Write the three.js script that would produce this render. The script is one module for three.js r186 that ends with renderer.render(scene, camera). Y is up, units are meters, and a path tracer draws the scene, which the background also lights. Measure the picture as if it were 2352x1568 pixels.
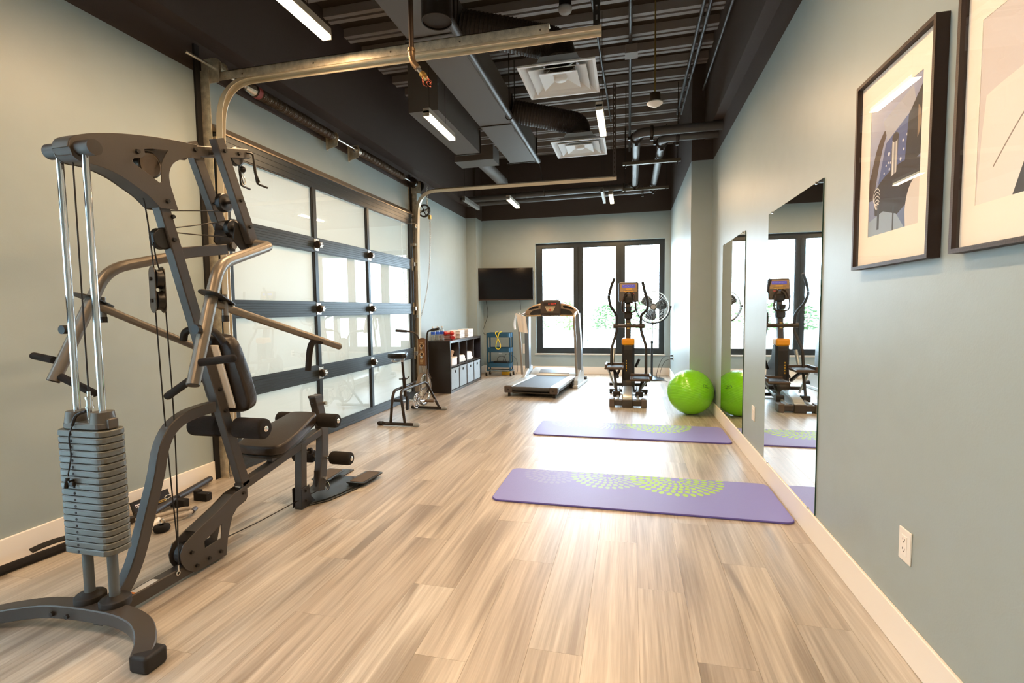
import * as THREE from 'three';
import { RoundedBoxGeometry } from 'three/addons/geometries/RoundedBoxGeometry.js';
import { mergeGeometries, toCreasedNormals } from 'three/addons/utils/BufferGeometryUtils.js';
import { RectAreaLightUniformsLib } from 'three/addons/lights/RectAreaLightUniformsLib.js';

// ---------- camera, sky, exposure ----------
RectAreaLightUniformsLib.init();
const scene = new THREE.Scene();
const camera = new THREE.PerspectiveCamera(2 * Math.atan(784 / 1133.12) * 180 / Math.PI, 2352 / 1568, 0.05, 200);
camera.position.set(0, 1.3, 0);
camera.rotation.set(-0.0645033, 0.23552, -0.0126443, 'YXZ');
scene.add(camera);
const renderer = new THREE.WebGLRenderer({ antialias: true });
renderer.toneMapping = THREE.LinearToneMapping;
renderer.toneMappingExposure = 1.0;
renderer.shadowMap.enabled = true;
const SKY = 19;                                   // bright overcast sky, the same in every direction
scene.background = new THREE.Color().setRGB(0.77, 1.0, 1.18);
scene.backgroundIntensity = SKY;
const LAMP_COLOR = new THREE.Color().setRGB(1.0, 0.65, 0.36);
const LAMP_POWER = 272;                            // radiance of each pendant's glowing strip

// ---------- numbers read from the room ----------
const XR = 0.995, XL = -3.17, ZB = -9.87, ZF = 3.2, XA = 0.742, ZA = -6.665, PAINT = 3.115, DECK = 4.25;

// ---------- helpers ----------
const V = (x, y, z) => new THREE.Vector3(x, y, z);
let seedState = 12345;
const rnd = () => { seedState = (seedState * 1664525 + 1013904223) >>> 0; return seedState / 4294967296; };
const taken = {};
const numbered = (n) => { taken[n] = (taken[n] ?? -1) + 1; return taken[n] ? n + '_' + String(taken[n]).padStart(3, '0') : n; };
function tag(o, label, category, group, kind) {
  if (label) o.userData.label = label;
  if (category) o.userData.category = category;
  if (group) o.userData.group = group;
  if (kind) o.userData.kind = kind;
  return o;
}
function thing(name, label, category, [x, y, z] = [0, 0, 0], group, kind) {
  const o = new THREE.Group(); o.name = numbered(name); scene.add(o); o.position.set(x, y, z);
  return tag(o, label, category, group, kind);
}
const plain = (g) => {
  const r = g.index ? g.toNonIndexed() : g;
  for (const k of Object.keys(r.attributes)) if (!['position', 'normal', 'uv'].includes(k)) r.deleteAttribute(k);
  if (!r.attributes.normal) r.computeVertexNormals();
  if (!r.attributes.uv) r.setAttribute('uv', new THREE.BufferAttribute(new Float32Array(r.attributes.position.count * 2), 2));
  return r;
};
const join = (gs) => { const l = (Array.isArray(gs) ? gs : [gs]).map(plain); return l.length === 1 ? l[0] : mergeGeometries(l); };
// a part given in world coordinates; its geometry is moved into the axes of its (unturned) parent
function W(name, gs, mat, parent, label) {
  const g = join(gs), m = new THREE.Mesh(g, mat);
  let dx = 0, dy = 0, dz = 0;
  for (let p = parent; p && p !== scene; p = p.parent) { dx += p.position.x; dy += p.position.y; dz += p.position.z; }
  g.translate(-dx, -dy, -dz);
  m.name = name; parent.add(m);
  if (label) m.userData.label = label;
  return m;
}
// a part given in the parent's own axes
function L(name, gs, mat, parent, label) {
  const m = new THREE.Mesh(join(gs), mat); m.name = name; parent.add(m);
  if (label) m.userData.label = label;
  return m;
}
// a thing of one mesh, geometry in world coordinates, origin at its base
function one(name, gs, mat, label, category, group, kind) {
  const g = join(gs); g.computeBoundingBox();
  const b = g.boundingBox, c = [(b.min.x + b.max.x) / 2, b.min.y, (b.min.z + b.max.z) / 2];
  g.translate(-c[0], -c[1], -c[2]);
  const m = new THREE.Mesh(g, mat); m.name = numbered(name); m.position.set(...c); scene.add(m);
  return tag(m, label, category, group, kind);
}
const uvBox = (g) => {   // uv in metres from the dominant face direction
  g = plain(g); const p = g.attributes.position, n = g.attributes.normal, u = g.attributes.uv;
  for (let i = 0; i < p.count; i++) {
    const ax = Math.abs(n.getX(i)), ay = Math.abs(n.getY(i)), az = Math.abs(n.getZ(i));
    if (ax >= ay && ax >= az) u.setXY(i, p.getZ(i), p.getY(i)); else if (ay >= az) u.setXY(i, p.getX(i), p.getZ(i)); else u.setXY(i, p.getX(i), p.getY(i));
  }
  return g;
};
const bx = (x0, x1, y0, y1, z0, z1) => uvBox(new THREE.BoxGeometry(Math.abs(x1 - x0), Math.abs(y1 - y0), Math.abs(z1 - z0)).translate((x0 + x1) / 2, (y0 + y1) / 2, (z0 + z1) / 2));
const rb = (x0, x1, y0, y1, z0, z1, r = 0.005, s = 2) => {
  const w = Math.abs(x1 - x0), h = Math.abs(y1 - y0), d = Math.abs(z1 - z0);
  return uvBox(new RoundedBoxGeometry(w, h, d, s, Math.min(r, w / 2.01, h / 2.01, d / 2.01)).translate((x0 + x1) / 2, (y0 + y1) / 2, (z0 + z1) / 2));
};
function cyl(a, b, r, r2 = r, seg = 16, open = false) {
  a = V(...a); b = V(...b); const d = b.clone().sub(a), g = new THREE.CylinderGeometry(r2, r, d.length(), seg, 1, open);
  g.applyQuaternion(new THREE.Quaternion().setFromUnitVectors(V(0, 1, 0), d.clone().normalize()));
  return g.translate((a.x + b.x) / 2, (a.y + b.y) / 2, (a.z + b.z) / 2);
}
const ball = (x, y, z, r, s = 14, sy = 1) => new THREE.SphereGeometry(r, s, Math.ceil(s * 0.7)).scale(1, sy, 1).translate(x, y, z);
const ring = (x, y, z, R, r, axis = 'z', s = 32, rs = 8) => {
  const g = new THREE.TorusGeometry(R, r, rs, s); if (axis === 'x') g.rotateY(Math.PI / 2); if (axis === 'y') g.rotateX(Math.PI / 2);
  return g.translate(x, y, z);
};
function bent(pts, R = 0.05) {   // straight runs joined by rounded corners
  const p = pts.map((q) => V(...q)), c = new THREE.CurvePath(); let last = p[0];
  for (let i = 1; i < p.length - 1; i++) {
    const a = p[i - 1].clone().sub(p[i]), b = p[i + 1].clone().sub(p[i]), r = Math.min(R, a.length() * 0.49, b.length() * 0.49);
    const s = p[i].clone().addScaledVector(a.normalize(), r), e = p[i].clone().addScaledVector(b.normalize(), r);
    c.add(new THREE.LineCurve3(last, s)); c.add(new THREE.QuadraticBezierCurve3(s, p[i].clone(), e)); last = e;
  }
  c.add(new THREE.LineCurve3(last, p[p.length - 1]));
  return c;
}
function samples(curve, n) { const o = []; for (let i = 0; i <= n; i++) o.push(curve.getPointAt(i / n)); return o; }
function pathPts(pts, R, perCorner = 7) {   // points of a bent path, few on straight runs
  const p = pts.map((q) => V(...q)), o = [p[0]];
  for (let i = 1; i < p.length - 1; i++) {
    const a = p[i - 1].clone().sub(p[i]), b = p[i + 1].clone().sub(p[i]), r = Math.min(R, a.length() * 0.49, b.length() * 0.49);
    const q = new THREE.QuadraticBezierCurve3(p[i].clone().addScaledVector(a.normalize(), r), p[i].clone(), p[i].clone().addScaledVector(b.normalize(), r));
    for (let k = 0; k <= perCorner; k++) o.push(q.getPoint(k / perCorner));
  }
  o.push(p[p.length - 1]);
  return o;
}
// sweep a closed section [[a, b], ...] along points; a lies along side, b along up
function sweep(pts, section, up = [0, 1, 0], caps = true, crease = 0.6) {
  const U = V(...up), rings = [], n = pts.length, k = section.length;
  for (let i = 0; i < n; i++) {
    const t = pts[Math.min(i + 1, n - 1)].clone().sub(pts[Math.max(i - 1, 0)]).normalize();
    const side = t.clone().cross(U).normalize(), upv = side.clone().cross(t).normalize();
    rings.push(section.map(([a, b]) => pts[i].clone().addScaledVector(side, a).addScaledVector(upv, b)));
  }
  const pos = [], tri = (a, b, c) => pos.push(a.x, a.y, a.z, b.x, b.y, b.z, c.x, c.y, c.z);
  for (let i = 0; i < n - 1; i++) for (let j = 0; j < k; j++) {
    const a = rings[i][j], b = rings[i][(j + 1) % k], c = rings[i + 1][(j + 1) % k], d = rings[i + 1][j];
    tri(a, c, b); tri(a, d, c);
  }
  if (caps) for (const [r, f] of [[rings[0], 1], [rings[n - 1], 0]]) {
    const faces = THREE.ShapeUtils.triangulateShape(section.map(([a, b]) => new THREE.Vector2(a, b)), []);
    for (const [a, b, c] of faces) f ? tri(r[a], r[b], r[c]) : tri(r[a], r[c], r[b]);
  }
  const g = new THREE.BufferGeometry(); g.setAttribute('position', new THREE.BufferAttribute(new Float32Array(pos), 3));
  g.setAttribute('uv', new THREE.BufferAttribute(new Float32Array(pos.length / 3 * 2), 2));
  return toCreasedNormals(g, crease);
}
const circ = (r, n = 12) => Array.from({ length: n }, (_, i) => [r * Math.cos(i / n * 2 * Math.PI), r * Math.sin(i / n * 2 * Math.PI)]);
const rect = (w, h, c = 0.004) => [[-w / 2 + c, -h / 2], [w / 2 - c, -h / 2], [w / 2, -h / 2 + c], [w / 2, h / 2 - c], [w / 2 - c, h / 2], [-w / 2 + c, h / 2], [-w / 2, h / 2 - c], [-w / 2, -h / 2 + c]];
const tube = (pts, r, R = 0.05, n = 12, up = [0.13, 0.9, 0.21]) => sweep(pathPts(pts, R), circ(r, n), up, true, 1.0);
const wire = (pts, r, seg = 40, n = 6) => new THREE.TubeGeometry(new THREE.CatmullRomCurve3(pts.map((p) => V(...p))), seg, r, n);
const bar = (pts, w, h, R = 0.05, up = [0, 1, 0]) => sweep(pathPts(pts, R), rect(w, h), up);
function shapeOf(pts, holes = []) {
  const s = new THREE.Shape(pts.map(([a, b]) => new THREE.Vector2(a, b)));
  for (const h of holes) s.holes.push(new THREE.Path(h.map(([a, b]) => new THREE.Vector2(a, b))));
  return s;
}
// flat plate in a plane of constant x: outline in (z, y), from x0 to x1
function plateX(pts, x0, x1, bevel = 0.0015, holes = []) {
  const f = (l) => l.map(([z, y]) => [-z, y]);
  const g = new THREE.ExtrudeGeometry(shapeOf(f(pts), holes.map(f)), { depth: Math.abs(x1 - x0) - 2 * bevel, bevelEnabled: bevel > 0, bevelThickness: bevel, bevelSize: bevel, bevelOffset: -bevel, bevelSegments: 1, curveSegments: 8 });
  return g.rotateY(Math.PI / 2).translate(Math.min(x0, x1) + bevel, 0, 0);
}
// flat plate in a plane of constant z: outline in (x, y)
function plateZ(pts, z0, z1, bevel = 0.0015, holes = []) {
  return new THREE.ExtrudeGeometry(shapeOf(pts, holes), { depth: Math.abs(z1 - z0) - 2 * bevel, bevelEnabled: bevel > 0, bevelThickness: bevel, bevelSize: bevel, bevelOffset: -bevel, bevelSegments: 1, curveSegments: 8 }).translate(0, 0, Math.min(z0, z1) + bevel);
}
// flat plate lying: outline in (x, z), from y0 to y1
function plateY(pts, y0, y1, bevel = 0.0015, seg = 1) {
  return new THREE.ExtrudeGeometry(shapeOf(pts.map(([x, z]) => [x, -z])), { depth: Math.abs(y1 - y0) - 2 * bevel, bevelEnabled: bevel > 0, bevelThickness: bevel, bevelSize: bevel, bevelOffset: -bevel, bevelSegments: seg, curveSegments: 8 }).rotateX(-Math.PI / 2).translate(0, Math.min(y0, y1) + bevel, 0);
}
const roundRect = (x0, x1, y0, y1, r, n = 6) => {
  const o = []; for (const [cx, cy, a] of [[x1 - r, y1 - r, 0], [x0 + r, y1 - r, 1], [x0 + r, y0 + r, 2], [x1 - r, y0 + r, 3]]) for (let i = 0; i <= n; i++) { const t = (a + i / n) * Math.PI / 2; o.push([cx + r * Math.cos(t), cy + r * Math.sin(t)]); }
  return o;
};
const smooth2 = (pts, n = 48, closed = true) => new THREE.CatmullRomCurve3(pts.map(([a, b]) => V(a, b, 0)), closed, 'centripetal').getPoints(n).slice(0, closed ? -1 : undefined).map((p) => [p.x, p.y]);
const lathe = (pts, x, y, z, seg = 28) => new THREE.LatheGeometry(pts.map(([r, h]) => new THREE.Vector2(r, h)), seg).translate(x, y, z);

// ---------- textures ----------
const hash = (x, y, s) => { let h = (x * 374761393 + y * 668265263 + s * 2147483647) | 0; h = Math.imul(h ^ (h >>> 13), 1274126177); return ((h ^ (h >>> 16)) >>> 0) / 4294967296; };
const wrapN = (a, n) => ((a % n) + n) % n;
function noise(x, y, px, py, s) {   // value noise that repeats after px, py cells
  const x0 = Math.floor(x), y0 = Math.floor(y), fx = x - x0, fy = y - y0, u = fx * fx * (3 - 2 * fx), v = fy * fy * (3 - 2 * fy);
  const h = (i, j) => hash(wrapN(x0 + i, px), wrapN(y0 + j, py), s);
  return (h(0, 0) * (1 - u) + h(1, 0) * u) * (1 - v) + (h(0, 1) * (1 - u) + h(1, 1) * u) * v;
}
function dataTex(w, h, fn, srgb = true, repeat = [1, 1]) {
  const d = new Uint8Array(w * h * 4);
  for (let y = 0; y < h; y++) for (let x = 0; x < w; x++) { const c = fn(x / w, y / h), i = (y * w + x) * 4; d[i] = c[0]; d[i + 1] = c[1]; d[i + 2] = c[2]; d[i + 3] = 255; }
  const t = new THREE.DataTexture(d, w, h); t.wrapS = t.wrapT = THREE.RepeatWrapping; t.magFilter = THREE.LinearFilter; t.minFilter = THREE.LinearMipmapLinearFilter;
  if (srgb) t.colorSpace = THREE.SRGBColorSpace; t.repeat.set(...repeat); t.needsUpdate = true;
  return t;
}
const grey = (f) => (u, v) => { const g = Math.max(0, Math.min(255, f(u, v) * 255)); return [g, g, g]; };
const mixc = (a, b, t) => a.map((x, i) => x + (b[i] - x) * t);
function canvasTex(w, h, draw) {
  const c = document.createElement('canvas'); c.width = w; c.height = h; draw(c.getContext('2d'), w, h);
  const t = new THREE.CanvasTexture(c); t.colorSpace = THREE.SRGBColorSpace; return t;
}
// oak-look vinyl: grain runs along v; the texture spans 1.2 m x 2.4 m
const woodMap = dataTex(768, 1024, (u, v) => {
  const w = noise(u * 6, v * 3, 6, 3, 1) * 0.5, a = noise(u * 40 + w * 4, v * 4, 40, 4, 2), b = noise(u * 130 + w * 6, v * 7, 130, 7, 3), f = noise(u * 380, v * 24, 380, 24, 4), big = noise(u * 9, v * 2, 9, 2, 5);
  const d = Math.max(0, noise(u * 22 + w * 5, v * 3, 22, 3, 6) - 0.62) * 1.6, t = Math.min(1, Math.max(0, 0.34 * a + 0.36 * b + 0.2 * f + 0.24 * big - 0.06 - d));
  return mixc([142, 134, 124], [222, 218, 209], t);
}, true, [1 / 1.2, 1 / 2.4]);
const woodBump = dataTex(768, 1024, grey((u, v) => 0.5 * noise(u * 130, v * 7, 130, 7, 3) + 0.5 * noise(u * 380, v * 24, 380, 24, 4)), false, [1 / 1.2, 1 / 2.4]);
const rollBump = dataTex(512, 512, grey((u, v) => 0.6 * noise(u * 128, v * 128, 128, 128, 7) + 0.4 * noise(u * 50, v * 50, 50, 50, 8)), false, [2, 2]);
const paintMap = dataTex(256, 256, (u, v) => { const n = 0.97 + 0.03 * noise(u * 5, v * 5, 5, 5, 11) + 0.015 * noise(u * 40, v * 40, 40, 40, 12); return [255 * Math.min(1, n), 255 * Math.min(1, n), 255 * Math.min(1, n)]; }, true, [0.35, 0.35]);
const speckle = dataTex(256, 256, grey((u, v) => noise(u * 128, v * 128, 128, 128, 21)), false, [10, 10]);
const foamBump = dataTex(256, 256, grey((u, v) => noise(u * 90, v * 90, 90, 90, 31)), false, [4, 4]);
const galvMap = dataTex(256, 256, (u, v) => { const n = 190 + 45 * noise(u * 14, v * 14, 14, 14, 41) + 20 * noise(u * 60, v * 60, 60, 60, 42); return [n, n * 0.99, n * 0.96]; }, true, [3, 3]);
const weaveTex = (s, c0, c1) => dataTex(128, 128, (u, v) => { const i = Math.floor(u * 16), j = Math.floor(v * 16), o = (i + j) % 2, fu = u * 16 % 1, fv = v * 16 % 1, e = Math.sin(Math.PI * (o ? fu : fv)) * (0.7 + 0.3 * hash(i, j, s)); return mixc(c0, c1, e); }, true, [8, 8]);

// ---------- materials ----------
const mats = [];
function mat(color, roughness = 0.6, metalness = 0, extra = {}) {
  const m = new THREE.MeshPhysicalMaterial({ color, roughness, metalness, ...extra }); mats.push(m); return m;
}
const M = {
  wall: mat('#9fadae', 0.42, 0, { map: paintMap, bumpMap: rollBump, bumpScale: 0.00015 }),
  black: mat('#40352f', 0.7, 0, { bumpMap: rollBump, bumpScale: 0.0006 }),
  deck: mat('#33291f', 0.75), flange: mat('#8c8580', 0.65), duct: mat('#5d5751', 0.6, 0.1), pipe: mat('#4d4b4a', 0.45, 0.15),
  base: mat('#f7f3ec', 0.45), subfloor: mat('#5a4a3c', 0.9), white: mat('#eeece6', 0.45),
  galv: mat('#e6dfcf', 0.38, 0.5, { map: galvMap, roughness: 0.36 }), zinc: mat('#d8d6d0', 0.22, 0.95), chrome: mat('#e8e8e8', 0.08, 1), darkSteel: mat('#3b3632', 0.45, 0.6),
  alu: mat('#31383b', 0.34, 0.35), glassOne: mat('#ffffff', 0.0, 0, { transmission: 1, thickness: 0, ior: 1.5, specularIntensity: 0.7 }), glass: mat('#ffffff', 0.0, 0, { transmission: 1, thickness: 0, ior: 1.5 }),
  frost: mat('#cbccc6', 0.95, 0, { transmission: 0.27, thickness: 0, ior: 1.45, specularIntensity: 0.2 }),
  frostThin: mat('#dfe6e8', 0.95, 0, { transmission: 0.58, thickness: 0, ior: 1.45, specularIntensity: 0.2 }),
  mirror: mat('#f4f7f5', 0.015, 1), mirrorEdge: mat('#24443c', 0.2, 0.1),
  frame: mat('#4b4743', 0.42, 0.35, { bumpMap: speckle, bumpScale: 0.0002 }), pewter: mat('#7a746b', 0.4, 0.6), plate: mat('#676b69', 0.45, 0.45, { bumpMap: speckle, bumpScale: 0.0003 }),
  vinyl: mat('#2d2722', 0.38, 0, { bumpMap: foamBump, bumpScale: 0.0003 }), foam: mat('#171312', 0.95, 0, { bumpMap: foamBump, bumpScale: 0.001 }),
  rubber: mat('#1c1a19', 0.65), blk: mat('#141313', 0.4), blkMatte: mat('#191818', 0.8), cable: mat('#121110', 0.5),
  copper: mat('#b5563a', 0.35, 0.9), brass: mat('#b79a5c', 0.35, 0.9),
};
// ---------- the room ----------
const S = (name, label) => { const o = thing(name, label, null, [0, 0, 0], null, 'structure'); return o; };
{ // floor: vinyl planks, each its own piece
  const f = S('floor', 'wood-look vinyl plank floor');
  W('slab', bx(XL - 0.2, XR + 0.2, -0.1, -0.004, ZB - 0.3, ZF + 0.2), M.subfloor, f);
  const tones = ['#ffffff', '#fbf8f4', '#f6f2ee', '#fdf9f3', '#f2ede8'].map((c) => mat(c, 0.36, 0, { clearcoat: 0.6, clearcoatRoughness: 0.36, map: woodMap, bumpMap: woodBump, bumpScale: 0.0006, specularIntensity: 1 }));
  const w = 0.208, len = 1.22, gap = 0.0004;
  for (let k = -16; k <= 5; k++) {
    const x0 = Math.max(XL, 0.037 + (k - 1) * w), x1 = Math.min(XR, 0.037 + k * w);
    if (x1 - x0 < 0.01) continue;
    const start = k === -1 ? -3.0 + 5 * len : ZF + len * ((k * 0.37 + 20.13) % 1);
    for (let z = start; z > ZB - 0.01; z -= len) {
      const za = Math.min(z, ZF), zb = Math.max(z - len, ZB);
      if (za - zb < 0.02) continue;
      const g = new THREE.BoxGeometry(x1 - x0 - 2 * gap, 0.004, za - zb - 2 * gap).translate((x0 + x1) / 2, -0.002, (za + zb) / 2);
      const p = uvBox(g), u = p.attributes.uv, ou = rnd() * 5, ov = rnd() * 5;
      for (let i = 0; i < u.count; i++) u.setXY(i, u.getX(i) + ou, u.getY(i) + ov);
      W('plank', p, tones[Math.floor(rnd() * tones.length)], f);
    }
  }
}
{ // left wall with the opening of the overhead door
  const w = S('wall_left', 'sage grey wall with the overhead door, black above'), x0 = XL - 0.2;
  const hole = (y0, y1) => [bx(x0, XL, y0, y1, 1.89, ZF), bx(x0, XL, y0, y1, -3.36, -1.47), bx(x0, XL, y0, y1, ZB - 0.25, -6.72)];
  W('painted_wall', [...hole(-0.1, 2.62), bx(x0, XL, 2.62, PAINT - 0.008, ZB - 0.25, ZF)], M.wall, w);
  W('upper_wall', bx(x0, XL, PAINT - 0.008, DECK + 0.2, ZB - 0.25, ZF), M.black, w, 'black upper wall');
  const p = S('trim_1', 'painted corner pilaster beside the television');
  W('pilaster', bx(XL, -2.968, 0, PAINT, ZB, -9.43), M.wall, p);
  W('upper_pilaster', bx(XL, -2.968, PAINT, DECK, ZB, -9.43), M.black, p);
}
{ // right wall, then the wall that steps in behind the ball
  const w = S('wall_right', 'sage grey wall with mirrors and framed photographs');
  W('painted_wall', bx(XR, XR + 0.2, -0.1, PAINT + 0.008, ZA, ZF), M.wall, w);
  W('upper_wall', bx(XR, XR + 0.2, PAINT + 0.008, DECK + 0.2, ZA, ZF), M.black, w);
  const a = S('wall_alcove', 'sage grey wall that steps into the room beside the window');
  W('painted_wall', bx(XA, XR + 0.2, -0.1, PAINT + 0.012, ZB - 0.25, ZA), M.wall, a);
  W('upper_wall', bx(XA, XR + 0.2, PAINT + 0.012, DECK + 0.2, ZB - 0.25, ZA), M.black, a);
}
{ // back wall round the window
  const w = S('wall_back', 'sage grey end wall with the window'), z0 = ZB - 0.25, X0 = -1.865, X1 = 0.64, Y0 = 0.40, Y1 = 2.617;
  W('painted_wall', [bx(XL - 0.2, X0, -0.1, PAINT + 0.01, z0, ZB), bx(X1, XR + 0.2, -0.1, PAINT + 0.01, z0, ZB), bx(X0, X1, -0.1, Y0, z0, ZB), bx(X0, X1, Y1, PAINT + 0.01, z0, ZB)], M.wall, w);
  W('upper_wall', bx(XL - 0.2, XR + 0.2, PAINT + 0.01, DECK + 0.2, z0, ZB), M.black, w);
  const f = S('wall_front', 'sage grey wall behind the camera');
  W('painted_wall', bx(XL - 0.2, XR + 0.2, -0.1, PAINT, ZF, ZF + 0.2), M.wall, f);
  W('upper_wall', bx(XL - 0.2, XR + 0.2, PAINT, DECK + 0.2, ZF, ZF + 0.2), M.black, f);

  const n = S('window_1', 'three-light window in dark aluminium frames'), za = -10.03, zb = -9.965, d = 0.03;
  W('outer_frame', [bx(X0, -1.752, Y0, Y1, za, zb), bx(0.552, X1, Y0, Y1, za, zb), bx(-1.752, 0.552, 2.525, Y1, za, zb), bx(-1.752, 0.552, Y0, 0.502, za, zb)], M.alu, n);
  for (const [a, b] of [[-1.097, -0.933], [-0.267, -0.11]]) W('mullion', [bx(a, (a + b) / 2 - 0.004, 0.502, 2.525, za, zb), bx((a + b) / 2 + 0.004, b, 0.502, 2.525, za, zb), bx(a + 0.02, b - 0.02, 0.502, 2.525, za - 0.02, zb - 0.015)], M.alu, n);
  for (const [a, b] of [[-1.752, -1.097], [-0.933, -0.267], [-0.11, 0.552]]) {
    W('pane', bx(a, b, 0.502, 2.525, -9.999, -9.998), M.glass, n);
    W('glazing_bead', [bx(a, a + 0.012, 0.502, 2.525, -10.01, zb - d / 2), bx(b - 0.012, b, 0.502, 2.525, -10.01, zb - d / 2), bx(a, b, 0.502, 0.514, -10.01, zb - d / 2), bx(a, b, 2.513, 2.525, -10.01, zb - d / 2)], M.alu, n);
  }
  W('sill', rb(X0 - 0.022, X1 + 0.022, 0.378, 0.401, -9.965, ZB + 0.028, 0.004), mat('#c9c2b8', 0.35), n, 'light stone window sill');
}
{ // baseboards
  const h = 0.146, t = 0.014, prof = (a, b) => [[0, 0], [t, 0], [t, h - 0.012], [t - 0.006, h], [0, h]];
  const r = S('baseboard_right'); W('board', rb(XR - t, XR, 0, h, ZA, ZF, 0.004), M.base, r);
  const l = S('baseboard_left'); W('board', rb(XL, XL + t, 0, h, -3.144, -1.6, 0.004), M.base, l); W('board', rb(XL, XL + t, 0, h, 2.0, ZF, 0.004), M.base, l); W('board', rb(XL, XL + t, 0, h, -9.43, -6.9, 0.004), M.base, l);
  W('board', rb(-2.968, -2.968 + t, 0, h, ZB, -9.43, 0.004), M.base, l); W('board', rb(XL, -2.968 + t, 0, h, -9.43, -9.43 + t, 0.004), M.base, l);
  const b = S('baseboard_back'); W('board', rb(-2.968, XA, 0, h, ZB, ZB + t, 0.004), M.base, b);
  const a = S('baseboard_alcove'); W('board', rb(XA - t, XA, 0, h, ZB, ZA + t, 0.004), M.base, a); W('board', rb(XA - t, XR, 0, h, ZA, ZA + t, 0.004), M.base, a);
}
{ // steel deck: dark pans between pairs of flanges, soffits along both sides
  const c = S('ceiling', 'black exposed steel deck');
  W('deck', bx(XL - 0.2, XR + 0.2, DECK + 0.085, DECK + 0.25, ZB - 0.25, ZF + 0.2), M.deck, c);
  for (let k = 0; k < 24; k++) {
    const z = -1.24 - k * 0.371;
    if (z < ZB + 0.15) break;
    for (const o of [0, -0.085]) W('deck_flange', bx(-3.01, 0.894, DECK, DECK + 0.085, z + o, z + o - 0.052), M.flange, c);
  }
  const l = S('trim_2', 'black drywall soffit above the overhead door'); W('soffit', bx(XL, -3.01, 3.332, DECK + 0.085, ZB, ZF), M.black, l);
  const r = S('trim_3', 'black drywall soffit along the mirror wall'); W('soffit', bx(0.894, XR, 3.371, DECK + 0.085, ZA, ZF), M.black, r);
}
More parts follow.
